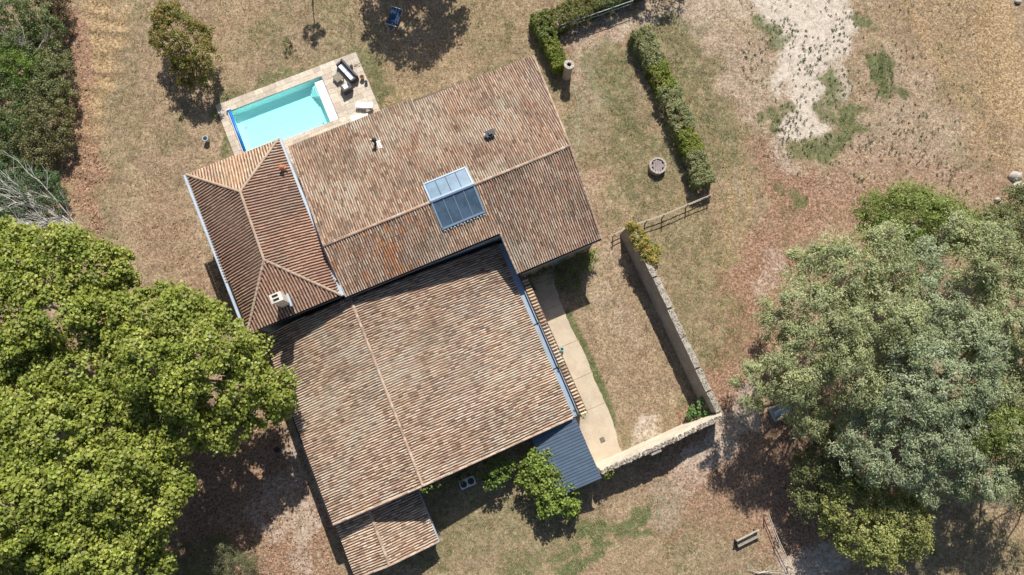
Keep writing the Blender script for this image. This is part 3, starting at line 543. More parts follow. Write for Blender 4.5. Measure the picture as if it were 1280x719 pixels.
# skylight
mb = MB(); fr = []
def skl(u, v, up): return B(u, v, mz(v)+up)
for u0, u1, v0, v1 in ((1.42, 1.56, 14.1, 16.22), (4.87, 5.01, 14.1, 16.22), (1.42, 1.56, 16.22, 17.86), (4.87, 5.01, 16.22, 17.86), (1.42, 5.01, 14.02, 14.16), (1.42, 5.01, 17.8, 17.92)):
    mb.slab([skl(u0, v0, .2), skl(u1, v0, .2), skl(u1, v1, .2), skl(u0, v1, .2)], .24)
mb.slab([skl(1.4, 16.1, .245), skl(5.03, 16.1, .245), skl(5.03, 16.22, .26), skl(1.4, 16.22, .26)], .22); mb.slab([skl(1.4, 16.22, .26), skl(5.03, 16.22, .26), skl(5.03, 16.36, .25), skl(1.4, 16.36, .25)], .22)
for k in range(13): mb.box(skl(1.6+k*.27, 13.95, .10), .10, .16, .06)
sf = mb.build('skylight_frame', M_FRAME, fh)
wpane = (4.87-1.56)/4
for k in range(4):
    a_ = 1.56+k*wpane; b_ = a_+wpane
    for v0, v1, mt in ((14.16, 16.1, M_GLASSD), (16.36, 17.8, M_GLASSL)):
        p = MB(); p.slab([skl(a_+.025, v0, .15), skl(b_-.025, v0, .15), skl(b_-.025, v1, .15), skl(a_+.025, v1, .15)], .03); p.build('pane', mt, sf)
for k in range(1, 4):
    a_ = 1.56+k*wpane
    for v0, v1, mt in ((14.16, 16.1, M_FRAME), (16.36, 17.8, M_DARKMETAL)):
        p = MB(); p.slab([skl(a_-.022, v0, .175), skl(a_+.022, v0, .175), skl(a_+.022, v1, .175), skl(a_-.022, v1, .175)], .06); p.build('glazing_bar', mt, sf)
# small flues
fu, fv = UV(612, 166, 6.7); zb = mz(fv)
mb = MB(); mb.box(B(fu, fv, zb-.05), .72, .62, .10); mb.box(B(fu, fv, zb), .62, .42, .42); fo = mb.build('chimney', M_WHITE, fh, bevel=.02); fo['label'] = 'low white chimney under a dark metal cowl'
mb = MB(); mb.box(B(fu, fv-.04, zb+.46), .72, .52, .06); [mb.box(B(fu+a_, fv+b_, zb+.40), .05, .05, .07) for a_ in (-.27, .27) for b_ in (-.2, .14)]; mb.box(B(fu+.02, fv-.06, zb+.52), .3, .26, .12); mb.build('cowl', M_DARKMETAL, fo)
fu, fv = UV(467, 174, 6.4); zb = mz(fv)
mb = MB(); mb.tube([B(fu, fv, zb-.1), B(fu, fv, zb+.75)], .11, 12); mb.lathe(B(fu, fv, zb+.75), [(.11, 0), (.2, .05), (.2, .12), (.03, .22)], 12); fo = mb.build('flue_pipe', M_DARKMETAL, fh); fo['label'] = 'thin dark flue pipe with white flashing'
mb = MB(); mb.slab([skl(fu+.12, fv-.55, .09), skl(fu+.45, fv-.6, .09), skl(fu+.42, fv+.2, .09), skl(fu+.05, fv+.2, .09)], .03); mb.tube([B(fu-.28, fv+.55, zb+.04), B(fu-.05, fv+.18, zb+.09)], .05, 6); mb.build('flashing', M_WHITE, fo)

# --- barn -----------------------------------------------------------
bn = thing('barn', B(-4.7, 4.7, 0), 'wide barn with pale weathered clay tile roof south of the farmhouse', 'barn')
ZB = 5.05; zW, zE = 3.75, 3.15; bs, bnv = -2.92, 12.2
def mossy(I, J): return .02+0*I
roof_plane(bn, [(-14.5, bs, zW), (-14.4, 12.45, zW), (-7.05, 12.3, ZB), (-7.2, bs, ZB)], .19, .37, PAL_BARN, 41, 'u+', label='west slope of the barn roof', bright=1.12)
roof_plane(bn, [(5.08, bs, zE), (5.2, bnv, zE), (-7.05, bnv, ZB), (-7.2, bs, ZB)], .19, .37, PAL_BARN, 42, 'u-', label='sunlit east slope of the barn roof', bright=1.0)
ridge(bn, B(-7.2, bs, ZB), B(-7.05, 12.1, ZB), r=.11, pal=PAL_BARN); ridge(bn, B(-14.5, bs+.02, zW), B(-7.25, bs+.02, ZB), 'verge_tiles', r=.07, pal=PAL_BARN*1.1); ridge(bn, B(5.08, bs+.02, zE), B(-7.15, bs+.02, ZB), 'verge_tiles', r=.07, pal=PAL_BARN*1.1)
wall(bn, (-14.3, -2.75), (4.9, -2.75), [(0, zW-.1), (.37, ZB-.12), (1, zE-.1)], (0, 1)); wall(bn, (-14.3, -2.35), (-14.2, 12.3), [(0, zW-.13), (1, zW-.13)], (1, 0)); wall(bn, (4.95, -2.3), (5.0, 12.0), [(0, zE-.13), (1, zE-.13)], (-1, 0))
gutter(bn, (-14.6, -2.95, zW), (-14.5, 12.4, zW), .13, M_DARKMETAL, label='dark gutter on the west eave of the barn')
g_ = MB()
for v0, v1 in ((-2.9, 1.1), (1.16, 4.9), (4.96, 12.1)):
    g = MB(); g.slab([B(5.1, v0, zE-.08), B(5.62, v0, zE-.08), B(5.66, v1, zE-.06), B(5.2, v1, zE-.06)], .05); g.slab([B(5.60, v0, zE+.16), B(5.66, v0, zE+.16), B(5.70, v1, zE+.18), B(5.66, v1, zE+.18)], .26)
    g.build('gutter_sheet', M_ZINCB, bn)
wall(bn, (5.72, -2.9), (5.78, 8.9), [(0, zE+.05), (1, zE+.05)], (1, 0), .45, label='courtyard wall of the barn beneath its tile cap')
V, F_, C = tiles(B(6.26, -3.0, zE+.02), EV, nz(-EU+EZ*.22), [(0, 0), (11.8, 0), (11.8, .52), (0, .52)], .27, .53, PAL_BARN*np.array((.98, .95, .86)), 44)
o = mesh_np('cap_tiles', V, F_, M_TILE, bn, col=np.clip(C*1.1, 0, 1)); tag(o, 'strip of short clay tiles capping the courtyard wall', kind='stuff')
mb = MB(); mb.slab([B(5.72, -3.0, zE+.15), B(6.34, -3.0, zE+.0), B(6.34, 8.85, zE+.0), B(5.72, 8.85, zE+.15)], .08); mb.build('wall_cap', M_DECKROOF, bn)
for v_ in (1.13, 4.93):
    mb = MB(); mb.box(B(5.42, v_, zE-.06), .55, .08, .04); mb.build('gutter_strap', M_DARKMETAL, bn)

# --- annex ----------------------------------------------------------
an = thing('annex', B(-11.4, -5.3, 0), 'small low tiled annex leaning against the south end of the barn', 'shed')
roof_plane(an, [(-14.75, -7.25, 2.3), (-14.65, -3.0, 2.3), (-11.85, -3.0, 3.1), (-11.9, -7.35, 3.1)], .19, .37, PAL_BARN, 51, 'u+', label='narrow west slope of the annex roof', bright=1.15)
roof_plane(an, [(-8.1, -7.4, 1.85), (-8.15, -3.0, 1.85), (-11.85, -3.0, 3.1), (-11.9, -7.35, 3.1)], .19, .37, PAL_BARN, 52, 'u-', label='east slope of the annex roof', bright=1.0)
ridge(an, B(-11.9, -7.35, 3.1), B(-11.85, -3.0, 3.1), r=.12, pal=PAL_BARN*.9); ridge(an, B(-14.7, -7.28, 2.3), B(-11.95, -7.33, 3.1), 'verge_tiles', r=.07, pal=PAL_BARN); ridge(an, B(-8.1, -7.38, 1.85), B(-11.85, -7.33, 3.1), 'verge_tiles', r=.07, pal=PAL_BARN)
wall(an, (-14.5, -7.1), (-8.3, -7.2), [(0, 2.25), (.42, 2.95), (1, 1.78)], (0, 1)); wall(an, (-14.5, -6.7), (-14.5, -3.2), [(0, 2.2), (1, 2.2)], (1, 0)); wall(an, (-8.3, -6.8), (-8.3, -3.2), [(0, 1.75), (1, 1.75)], (-1, 0))
gutter(an, (-8.02, -7.4, 1.86), (-8.08, -3.05, 1.86), .12, M_ZINC)

# --- metal lean-to --------------------------------------------------
lt = thing('metal_roofed_shed', B(3.4, -5.4, 0), 'small shed with ribbed slate blue metal roof at the barn corner', 'shed')
def lz(u): return 2.98-(5.3-u)*.13
vs = [-7.92, -6.95, -5.98, -5.01, -4.04, -3.02]
for i in range(5):
    mb = MB(); v0, v1 = vs[i], vs[i+1]+.03; nr = 4; w_ = (v1-v0)/nr; up = .004*(i % 2); prof = []
    for k in range(nr): prof += [(v0+k*w_, .0), (v0+(k+.66)*w_, .0), (v0+(k+.74)*w_, .045), (v0+(k+.92)*w_, .045)]
    prof.append((v1, 0.0))
    e = 5.3+random.uniform(-.01, .01); a = mb.quadpts([B(1.55, v, lz(1.55)+z+up+i*.006) for v, z in prof]); b = mb.quadpts([B(e, v, lz(e)+z+up+i*.006) for v, z in prof]); a2 = mb.quadpts([B(1.55, v, lz(1.55)+z-.012+up+i*.006) for v, z in prof]); b2 = mb.quadpts([B(e, v, lz(e)+z-.012+up+i*.006) for v, z in prof])
    for k in range(len(prof)-1): mb.f.append((a[k], b[k], b[k+1], a[k+1])); mb.f.append((a2[k+1], b2[k+1], b2[k], a2[k])); mb.f.append((b[k], b2[k], b2[k+1], b[k+1]))
    mb.build('roof_sheet', M_BLUESHEET, lt)
mb = MB(); mb.slab([B(1.5, -7.98, lz(1.5)-.02), B(5.33, -7.98, lz(5.33)-.02), B(5.33, -7.9, lz(5.33)-.02), B(1.5, -7.9, lz(1.5)-.02)], .14); mb.build('fascia', M_DARKMETAL, lt)
wall(lt, (1.7, -7.8), (5.15, -7.8), [(0, lz(1.7)-.06), (1, lz(5.15)-.06)], (0, 1), .25); wall(lt, (5.15, -7.5), (5.15, -3.1), [(0, lz(5.15)-.06), (1, lz(5.15)-.06)], (-1, 0), .25); wall(lt, (1.7, -7.5), (1.7, -3.1), [(0, lz(1.7)-.06), (1, lz(1.7)-.06)], (1, 0), .25)

# ------------------------------------------------------------------ concrete path, pool terrace
pt = bpy.data.objects.new('path', None); COL.objects.link(pt); pt.location = Vector(B(7.4, 1, 0).tolist()); tag(pt, 'sandy concrete path along the barn in the courtyard', kind='structure')
pv = [9.2, 6.0, 2.6, -.3, -3.0, -7.2]
for i in range(5):
    r_ = lambda: random.uniform(-.05, .05); v0, v1 = pv[i], pv[i+1]
    def east(v): return 8.42 + .07*math.sin(v*1.1) - .09*max(0, -2.5-v) + (.5*(v-7.5) if v > 7.5 else 0)
    n_ = 8; wpts = [B(6.32, v1+.012, .05), ]; east_pts = [B(east(v1+(v0-v1)*k/n_)+r_(), v1+.012+(v0-v1-.024)*k/n_, .05) for k in range(n_+1)]
    mb = MB(); ww = 6.1 if v1 > -4.1 else 5.3; mb.slab([B(ww, v1+.012, .05)]+east_pts+[B(ww, v0-.012, .05)], .10); mb.build('path_slab', M_CONCRETE, pt)
def simple(name, px, py, label, cat, prof, mat, inner=None, z=0.05, group=None, n=16):
    c = P(px, py, z); t = thing(name, c, label, cat, group); mb = MB(); mb.lathe(c, prof, n); mb.build('pot' if inner else 'body', mat, t, smooth=False)
    if inner: mb = MB(); mb.lathe(c+EZ*(prof[-1][1]-.005) , [(inner, -.04), (inner*.96, 0.01)], n); mb.build('soil', M_SOIL, t)
    return t
c = P(753, 550, .055); t = thing('drain_cover', c, 'small square iron drain cover set in the concrete path', 'drain cover'); mb = MB(); mb.box(c, .38, .38, .012); mb.build('frame', M_DARKMETAL, t); mb = MB()
for k in range(5): mb.box(c+EU*(-.14+k*.07)+EZ*.012, .035, .30, .012)
mb.build('grating', M_WOOD, t)
# terrace
DK0, DK1, DV0, DV1 = -12.45, .75, 26.4, 34.15
pd = bpy.data.objects.new('pool_deck', None); COL.objects.link(pd); pd.location = Vector(B(-6, 30, 0).tolist()); tag(pd, 'pale stone paved terrace around the swimming pool', kind='structure')
rp = np.random.default_rng(77); cells = []
def addrow(v0, v1, u0, u1, w):
    u = u0
    while u < u1-.05:
        e = min(u1, u+w*rp.uniform(.75, 1.3)); e = u1 if u1-e < .3 else e; cells.append((u, e, v0, v1)); u = e
def addblock(u0, u1, v0, v1, h, w):
    v = v0
    while v < v1-.03:
        e = min(v1, v+h); e = v1 if v1-e < .25 else e; addrow(v, e, u0, u1, w); v = e
addblock(DK0, DK1, PV1, DV1, .5, .75); addblock(DK0, PU0, DV0, PV1, .5, .6); addblock(PU1, DK1, DV0, PV1, .48, .8); addblock(PU0, PU1, DV0, PV0, .5, .75)
pal = np.array([(.60, .53, .43), (.55, .48, .39), (.62, .56, .46), (.50, .43, .355), (.56, .47, .37)])
cells.sort(key=lambda c_: -((c_[3] > 28)*10+(c_[0] > -3)*5+c_[2]*.1))
rest = MB()
for i, (a, b, v0, v1) in enumerate(cells):
    mb = MB() if i < 285 else rest; cc = tuple(pal[rp.integers(0, 5)]*rp.uniform(.9, 1.08)); mb.cc = cc; g = .008; zz = .06+rp.uniform(-.004, .004)
    mb.slab([B(a+g, v0+g, zz), B(b-g, v0+g, zz), B(b-g, v1-g, zz), B(a+g, v1-g, zz)], .05)
    if i < 285: mb.build('paving_slab', M_PAVE, pd, usecol=True)
if rest.v: tag(rest.build('paving_slabs', M_PAVE, pd, usecol=True), kind='stuff')
mb = MB()
for u0, u1, v0, v1 in ((DK0, DK1, PV1, DV1), (DK0, PU0, DV0, PV1), (PU1, DK1, DV0, PV1), (PU0, PU1, DV0, PV0)): mb.slab([B(u0, v0, .035), B(u1, v0, .035), B(u1, v1, .035), B(u0, v1, .035)], .12)
mb.build('mortar_bed', M_COPING, pd)
# pool
sp_ = thing('swimming_pool', B((PU0+PU1)/2, (PV0+PV1)/2, 0), 'rectangular swimming pool with turquoise water and white bottom behind the house', 'swimming pool')
D_ = -.95; mb = MB(); T_ = .06
mb.slab([B(PU0, PV0, D_), B(PU1, PV0, D_), B(PU1, PV1, D_), B(PU0, PV1, D_)], .1)
for u0, u1, v0, v1 in ((PU0-.15, PU0, PV0-.15, PV1+.15), (PU1, PU1+.15, PV0-.15, PV1+.15), (PU0, PU1, PV0-.15, PV0), (PU0, PU1, PV1, PV1+.15)): mb.slab([B(u0, v0, .03), B(u1, v0, .03), B(u1, v1, .03), B(u0, v1, .03)], 1.2)
mb.build('basin', M_LINER, sp_)
mb = MB(); a = mb.quadpts([B(PU0, PV0, -.10), B(PU1, PV0, -.10), B(PU1, PV1, -.10), B(PU0, PV1, -.10)]); mb.f.append(tuple(a)); mb.build('water', M_WATER, sp_)
mb = MB(); mb.slab([B(PU1-.80, PV0+.02, -.07), B(PU1-.01, PV0+.02, -.07), B(PU1-.01, PV1-.3, -.07), B(PU1-.80, PV1-.3, -.07)], 1.0); tag(mb.build('shelf', M_WHITE, sp_), 'white bench slab along the east end of the pool')
for k in range(4):
    mb = MB(); x1 = PU1-.80-.01; w_ = .75-.17*k; mb.slab([B(x1-.18*(k+1), PV1-1.55+.0*k+.16*k, -.22-.2*k), B(x1-.18*k, PV1-1.55+.16*k, -.22-.2*k), B(x1-.18*k, PV1-.45, -.22-.2*k), B(x1-.18*(k+1), PV1-.45, -.22-.2*k)], .8-.15*k); mb.build('pool_step', M_WHITE, sp_)
for u_, v_ in ((PU0+.6, PV1-1.5), (PU1-1.5, PV0+.6)): mb = MB(); mb.box(B(u_, v_, D_), .12, .12, .012); mb.build('inlet', M_DARKMETAL, sp_)
m = 46; uu_ = rng.uniform(PU0+.3, PU1-1.0, m); vv_ = rng.uniform(PV0+.2, PV1-.2, m); V, Fc = leaf_quads(np.stack([B(a_, b_, -.092) for a_, b_ in zip(uu_, vv_)]), np.tile(EZ, (m, 1)), rng.uniform(.05, .12, m), rng.uniform(.04, .08, m), 0.02)
tag(mesh_np('floating_leaves', V, Fc, M_GRASS, col=np.tile(np.array([[.16, .13, .07]]), (len(V), 1))), 'few small brown leaves floating on the pool water', 'leaves', kind='stuff')
rl = thing('pool_cover_roller', B(PU0+.1, 31, .06), 'long blue pool cover rolled up at the west end of the pool', 'pool cover'); mb = MB(); mb.tube([B(PU0+.02, PV0+.1, .2), B(PU0+.02, PV1-.05, .2)], .13, 14); mb.build('rolled_cover', M_BLUE, rl, smooth=True)
mb = MB(); mb.tube([B(PU0-.16, PV0+.2, .17), B(PU0-.16, PV1-.1, .17)], .045, 8); mb.build('strap_tube', M_STEELP, rl)
for v_ in (PV0+.03, PV1+.03): mb = MB(); mb.box(B(PU0-.02, v_, .05), .42, .12, .32); mb.build('stand', M_GREYBOX, rl)

# ------------------------------------------------------------------ terrace furniture
def rotframe(p0, p1):
    X = np.array(p1)-np.array(p0); X[2] = 0; X = nz(X); return X, np.cross(EZ, X)
def seat(name, label, cat, p0, p1, depth, ncush):      # p0->p1 back edge of the seat, body to the right-hand side of travel
    X, Y = rotframe(p0, p1); L = np.linalg.norm(p1-p0); Y = -Y; c = (p0+p1)/2+Y*depth/2; c[2] = .06; t = thing(name, c, label, cat)
    mb = MB(); mb.box(c, L, depth, .30, X, Y); mb.build('base', M_RATTAN, t, bevel=.02)
    mb = MB(); mb.box(c-Y*(depth/2-.09)+EZ*.30, L, .18, .42, X, Y); mb.build('backrest', M_RATTAN, t, bevel=.02)
    for s in (-1, 1): mb = MB(); mb.box(c+X*s*(L/2-.08)+Y*.09+EZ*.30, .16, depth-.18, .27, X, Y); mb.build('armrest', M_RATTAN, t, bevel=.02)
    w = (L-.36)/ncush
    for k in range(ncush): mb = MB(); mb.box(c+X*(-L/2+.18+w*(k+.5))+Y*.09+EZ*.30, w-.03, depth-.24, .13, X, Y); mb.build('cushion', M_CUSHION, t, bevel=.04)
    return t
seat('garden_sofa', 'black rattan two seat sofa with white cushions on the pool terrace', 'sofa', P(428.3, 75.5, .4), P(448.2, 96.8, .4), .74, 2)
seat('garden_armchair', 'black rattan armchair with white cushion beside the coffee table', 'armchair', P(441.2, 111.5, .4), P(430.5, 117.5, .4), .76, 1)
c = P(423.4, 99.0, .06); ct = thing('coffee_table', c, 'low square wooden slatted coffee table between sofa and pool', 'table'); X = nz(P(430, 103)-P(420, 92)); X, Y = X, np.cross(EZ, X)
for k in range(6): mb = MB(); mb.box(c+Y*(-.30+k*.12)+EZ*.33, .74, .105, .03, X, Y); mb.build('top_slat', M_TABLE, ct)
mb = MB(); [mb.box(c+X*a*.3+EZ*.29, .06, .66, .04, X, Y) for a in (-1, 1)]; mb.build('frame', M_WOOD, ct)
for a in (-1, 1):
    for b in (-1, 1): mb = MB(); mb.box(c+X*a*.31+Y*b*.29, .07, .07, .29, X, Y); mb.build('leg', M_WOOD, ct)
simple('plant_pot', 453.3, 98.5, 'larger dark plant pot at the east edge of the pool terrace', 'plant pot', [(.14, 0), (.21, .34), (.2, .4)], M_TERRA, .17, .06)
simple('plant_pot', 458, 104, 'smaller black plant pot at the east edge of the pool terrace', 'plant pot', [(.1, 0), (.16, .25), (.15, .28)], M_DARKMETAL, .12, .06)
simple('plant_pot', 439.8, 84.5, 'small dark pot behind the black rattan sofa', 'plant pot', [(.1, 0), (.15, .25), (.14, .28)], M_DARKMETAL, .12, .06)
c = P(444, 81.5, .1); t = thing('parasol_base', c, 'small stand with thin arm lying behind the sofa', 'stand'); mb = MB(); mb.lathe(c-EZ*.04, [(.12, 0), (.12, .06)], 12); mb.build('base', M_WOOD, t); mb = MB(); mb.tube([c, c+B(.45, -.1, .15)], .025, 6); mb.build('arm', M_DARKMETAL, t)
def lounger(c, ang, label):
    X = np.array([math.cos(ang), math.sin(ang), 0]); Y = np.cross(EZ, X); c = np.array(c); t = thing('sun_lounger', c, label, 'sun lounger', 'white sun loungers on the pool terrace')
    mb = MB(); [mb.box(c+Y*s*.27+EZ*.24, 1.5, .05, .06, X, Y) for s in (-1, 1)]; [mb.box(c+X*s*.72+EZ*.24, .05, .54, .06, X, Y) for s in (-1, 1)]; mb.build('frame', M_WHITE, t)
    mb = MB(); mb.box(c+X*(-.2)+EZ*.30, 1.0, .5, .07, X, Y); mb.build('seat_pad', M_CUSHION, t, bevel=.02)
    mb = MB(); mb.slab([c+X*.3-Y*.25+EZ*.37, c+X*.82-Y*.25+EZ*.55, c+X*.82+Y*.25+EZ*.55, c+X*.3+Y*.25+EZ*.37], .07); mb.build('backrest', M_CUSHION, t)
    for a in (-.62, .62):
        for b in (-.25, .25): mb = MB(); mb.box(c+X*a+Y*b, .05, .05, .24, X, Y); mb.build('leg', M_WHITE, t)
lounger(P(456, 134, .06), math.radians(-4), 'fully visible white sun lounger on the terrace near the farmhouse eave')
lounger(P(450, 149.5, .06), math.radians(8), 'white sun lounger half hidden under the farmhouse eave')
c = P(462, 139.5, .06); t = thing('side_table', c, 'small brown side table beside the white sun lounger', 'table'); mb = MB(); mb.box(c+EZ*.3, .5, .22, .03); mb.build('top', M_WOOD, t); [(lambda m_: (m_.box(c+EU*a*.2, .04, .18, .3), m_.build('leg', M_WOOD, t)))(MB()) for a in (-1, 1)]
simple('plant_pot', 259.6, 176, 'grey blue round planter standing alone on the lawn west of the pool', 'plant pot', [(.17, 0), (.24, .45), (.26, .55), (.22, .55)], M_TEAL, .2, 0)
simple('plant_pot', 702, 437, 'small turquoise pot on the concrete path', 'plant pot', [(.11, 0), (.17, .3), (.18, .36)], M_TURQ, .13, .05)
simple('plant_pot', 347.5, 562, 'dark planter on bare earth beside the barn west wall', 'plant pot', [(.15, 0), (.22, .36), (.22, .42)], M_DARKMETAL, .18, 0)
# blue lounger under the tree
c = P(493.5, 25, 0); t = thing('garden_hammock', c, 'dark blue sling lounger standing in the tree shade on the north lawn', 'lounger'); X = nz(P(499, 13)-P(490, 36)); Y = np.cross(EZ, X)
mb = MB(); mb.slab([c-X*.8-Y*.5+EZ*.45, c-X*.1-Y*.48+EZ*.33, c-X*.1+Y*.48+EZ*.33, c-X*.8+Y*.5+EZ*.45][::-1], .02); mb.slab([c-X*.1-Y*.48+EZ*.33, c+X*.8-Y*.46+EZ*.62, c+X*.8+Y*.46+EZ*.62, c-X*.1+Y*.48+EZ*.33][::-1], .02); mb.build('sling', M_NAVY, t)
for s, z_ in ((-.83, .46), (.83, .64)): mb = MB(); mb.tube([c+X*s-Y*.58+EZ*z_, c+X*s+Y*.58+EZ*z_], .035, 8); mb.build('bar', M_STEELP, t)
for s in (-1, 1): mb = MB(); mb.tube([c-X*.83+Y*.5*s+EZ*.46, c-X*1.15+Y*.1*s+EZ*.02], .025, 6); mb.tube([c+X*.83+Y*.5*s+EZ*.64, c+X*.5+Y*.5*s+EZ*.02], .025, 6); mb.build('leg', M_STEELP, t)

# ------------------------------------------------------------------ column, well, hose
c = P(708.3, 95.5); t = thing('stone_column', c, 'short hollow stone column standing at the end of the hedge', 'column')
mb = MB(); mb.lathe(c, [(.42, 0), (.42, .2), (.38, .25), (.37, 1.75), (.39, 1.8)], 20); mb.build('shaft', M_RENDER, t, smooth=False)
mb = MB()
for k in range(9):
    a0, a1 = 2*math.pi*k/9+.02, 2*math.pi*(k+1)/9-.02; ro = .45*random.uniform(.95, 1.05); ring = [c+np.array([r*math.cos(a), r*math.sin(a), 1.8]) for r, a in ((.2, a0), (ro, a0), (ro, (a0+a1)/2), (ro, a1), (.2, a1))]
    mb.hexa(ring, [p+EZ*.38*random.uniform(.92, 1.05) for p in ring])
mb.build('capital', M_ROCK, t); mb = MB(); mb.lathe(c+EZ*1.79, [(.2, 0), (.2, .12)], 14); mb.build('hollow', M_SOOT, t)
c = P(820.6, 209.5); t = thing('well', c, 'round stone well ring covered with a weathered wooden lid', 'well'); R0, R1 = .58, .76
for k in range(16):
    a0, a1 = 2*math.pi*k/16+.015, 2*math.pi*(k+1)/16-.015; ro = R1*random.uniform(.97, 1.02); hh = .58*random.uniform(.96, 1.03); mb = MB(); am = (a0+a1)/2
    ring = [c+np.array([r*math.cos(a), r*math.sin(a), 0]) for r, a in ((R0, a0), (ro, a0), (ro, am), (ro, a1), (R0, a1), (R0, am))]; mb.hexa(ring, [p+EZ*hh for p in ring]); mb.build('stone', M_WELL, t)
M_LID = basic('lid_wood', (0.27, 0.22, 0.22), (0.19, 0.155, 0.16), 3)
for k in range(6):
    x0 = -R0+.01+k*(2*R0-.02)/6; x1 = x0+(2*R0-.02)/6-.012; y0 = math.sqrt(max(.01, R0**2-max(abs(x0), abs(x1))**2)); mb = MB(); mb.box(c+np.array([(x0+x1)/2, 0, .46]), x1-x0, 2*y0, .04, np.array([1., 0, 0]), np.array([0, 1., 0])); mb.build('lid_board', M_LID, t)
hp = [P(x, y, .02) for x, y in ((716, 104), (719, 116), (722.5, 130), (724, 150), (724, 168), (722.5, 184))]; mb = MB(); mb.tube([p-hp[0]+hp[0] for p in hp], .02, 6); tag(mb.build('garden_hose', M_HOSE, loc=hp[0]), 'thin pale green hose lying on the grass below the stone column', 'hose')
# heat pump
q = [P(573, 602.3, .8), P(591.4, 594.2, .8), P(594.8, 604.5, .8), P(577.2, 613.4, .8)]; c = sum(q)/4; c[2] = 0; t = thing('heat_pump', c, 'grey heat pump with two round fans in the shade behind the barn', 'heat pump'); X = nz(q[1]-q[0]); X[2] = 0; Y = np.cross(EZ, X)
mb = MB(); mb.box(c+EZ*.08, 1.28, .72, .70, X, Y); mb.build('casing', M_GREYBOX, t, bevel=.02)
for s in (-1, 1):
    mb = MB(); mb.lathe(c+X*s*.31+EZ*.782, [(.27, 0), (.27, .012)], 20); fo = mb.build('fan', M_RATTAN, t); mb = MB(); mb.lathe(c+X*s*.31+EZ*.795, [(.06, 0), (.06, .02)], 10)
    for k in range(6): a = k*math.pi/3; mb.box(c+X*s*.31+np.array([math.cos(a), math.sin(a), 0])*.15+EZ*.797, .22, .05, .008, np.array([math.cos(a), math.sin(a), 0]), np.array([-math.sin(a), math.cos(a), 0]))
    mb.build('fan_blades', M_DARKMETAL, fo); mb = MB(); mb.lathe(c+X*s*.31+EZ*.782, [(.30, 0), (.30, .03), (.275, .03), (.275, 0)], 20); mb.build('fan_ring', M_WHITE, fo)
for s in (-1, 1): mb = MB(); mb.box(c+X*s*.5, .1, .7, .08, X, Y); mb.build('foot', M_DARKMETAL, t)
# garden bench
p0, p1 = P(919, 674.5, .5), P(946, 661, .5); X, Y = rotframe(p0, p1); Y = -Y; c = (p0+p1)/2+Y*.34; c[2] = 0; t = thing('garden_bench', c, 'grey wooden bench with backrest on the lawn near the broken fence', 'bench'); L = 2.0
for k in range(3): mb = MB(); mb.box(c+Y*(-.02+k*.14)+EZ*.42, L, .12, .035, X, Y); mb.build('seat_slat', M_WOOD, t)
for k in range(3): mb = MB(); mb.box(c-Y*(.22+.03*k)+EZ*(.5+k*.14), L, .03, .11, X, Y); mb.build('back_slat', M_WOODL, t)
mb = MB(); mb.box(c-Y*.33+EZ*.90, L, .12, .035, X, Y); mb.build('top_rail', M_WOODL, t)
for s in (-1, 1): mb = MB(); mb.box(c+X*s*.9+Y*.1, .06, .5, .42, X, Y); mb.build('side_panel', M_DARKMETAL, t); mb = MB(); mb.box(c+X*s*.9-Y*.28, .06, .08, .92, X, Y); mb.build('back_post', M_WOOD, t)

# ------------------------------------------------------------------ fences
def rail_fence(name, pts, label, group=None, h=1.1, rails=(.95, .5), mat=M_WOODL, step=2.0, r=.045):
    pts = [np.array(p) for p in pts]; t = thing(name, pts[0]*[1, 1, 0], label, 'fence', group)
    posts = [pts[0]]
    for a, b in zip(pts, pts[1:]):
        k = max(1, round(np.linalg.norm(b-a)/step)); posts += [a+(b-a)*i/k for i in range(1, k+1)]
    for p in posts:
        q = np.array([random.uniform(-.03, .03), random.uniform(-.03, .03), 0]); mb = MB(); mb.tube([p-EZ*.1, p+EZ*(h+random.uniform(-.04, .06))+q], [r*1.3, r*1.1], 7); mb.build('post', M_WOOD, t)
    for a, b in zip(posts, posts[1:]):
        for z in rails:
            d = nz(b-a); n = np.cross(EZ, d)*.06; mb = MB(); mb.tube([a-d*.12+n+EZ*(z+random.uniform(-.03, .03)), (a+b)/2+n+EZ*(z-.02), b+d*.12+n+EZ*(z+random.uniform(-.03, .03))], [r, r*.9, r*.95], 7); mb.build('rail', mat, t)
    return t
rail_fence('rail_fence', [P(766, 297), P(785, 287), P(827, 273), P(857, 260), P(884, 249)], 'weathered wooden rail fence between the courtyard wall and the clipped hedge', h=1.1)
rail_fence('rail_fence', [P(955, 643), P(968, 676), P(984, 708)], 'leaning wooden rail fence near the bench and big trees', h=1.1, r=.035)
rail_fence('rail_fence', [P(691, 45), P(736, 30), P(787, 12)], 'dark fence with two pale rails along the north hedge', h=1.35, rails=(1.3, .8), mat=M_STEELP, r=.035)
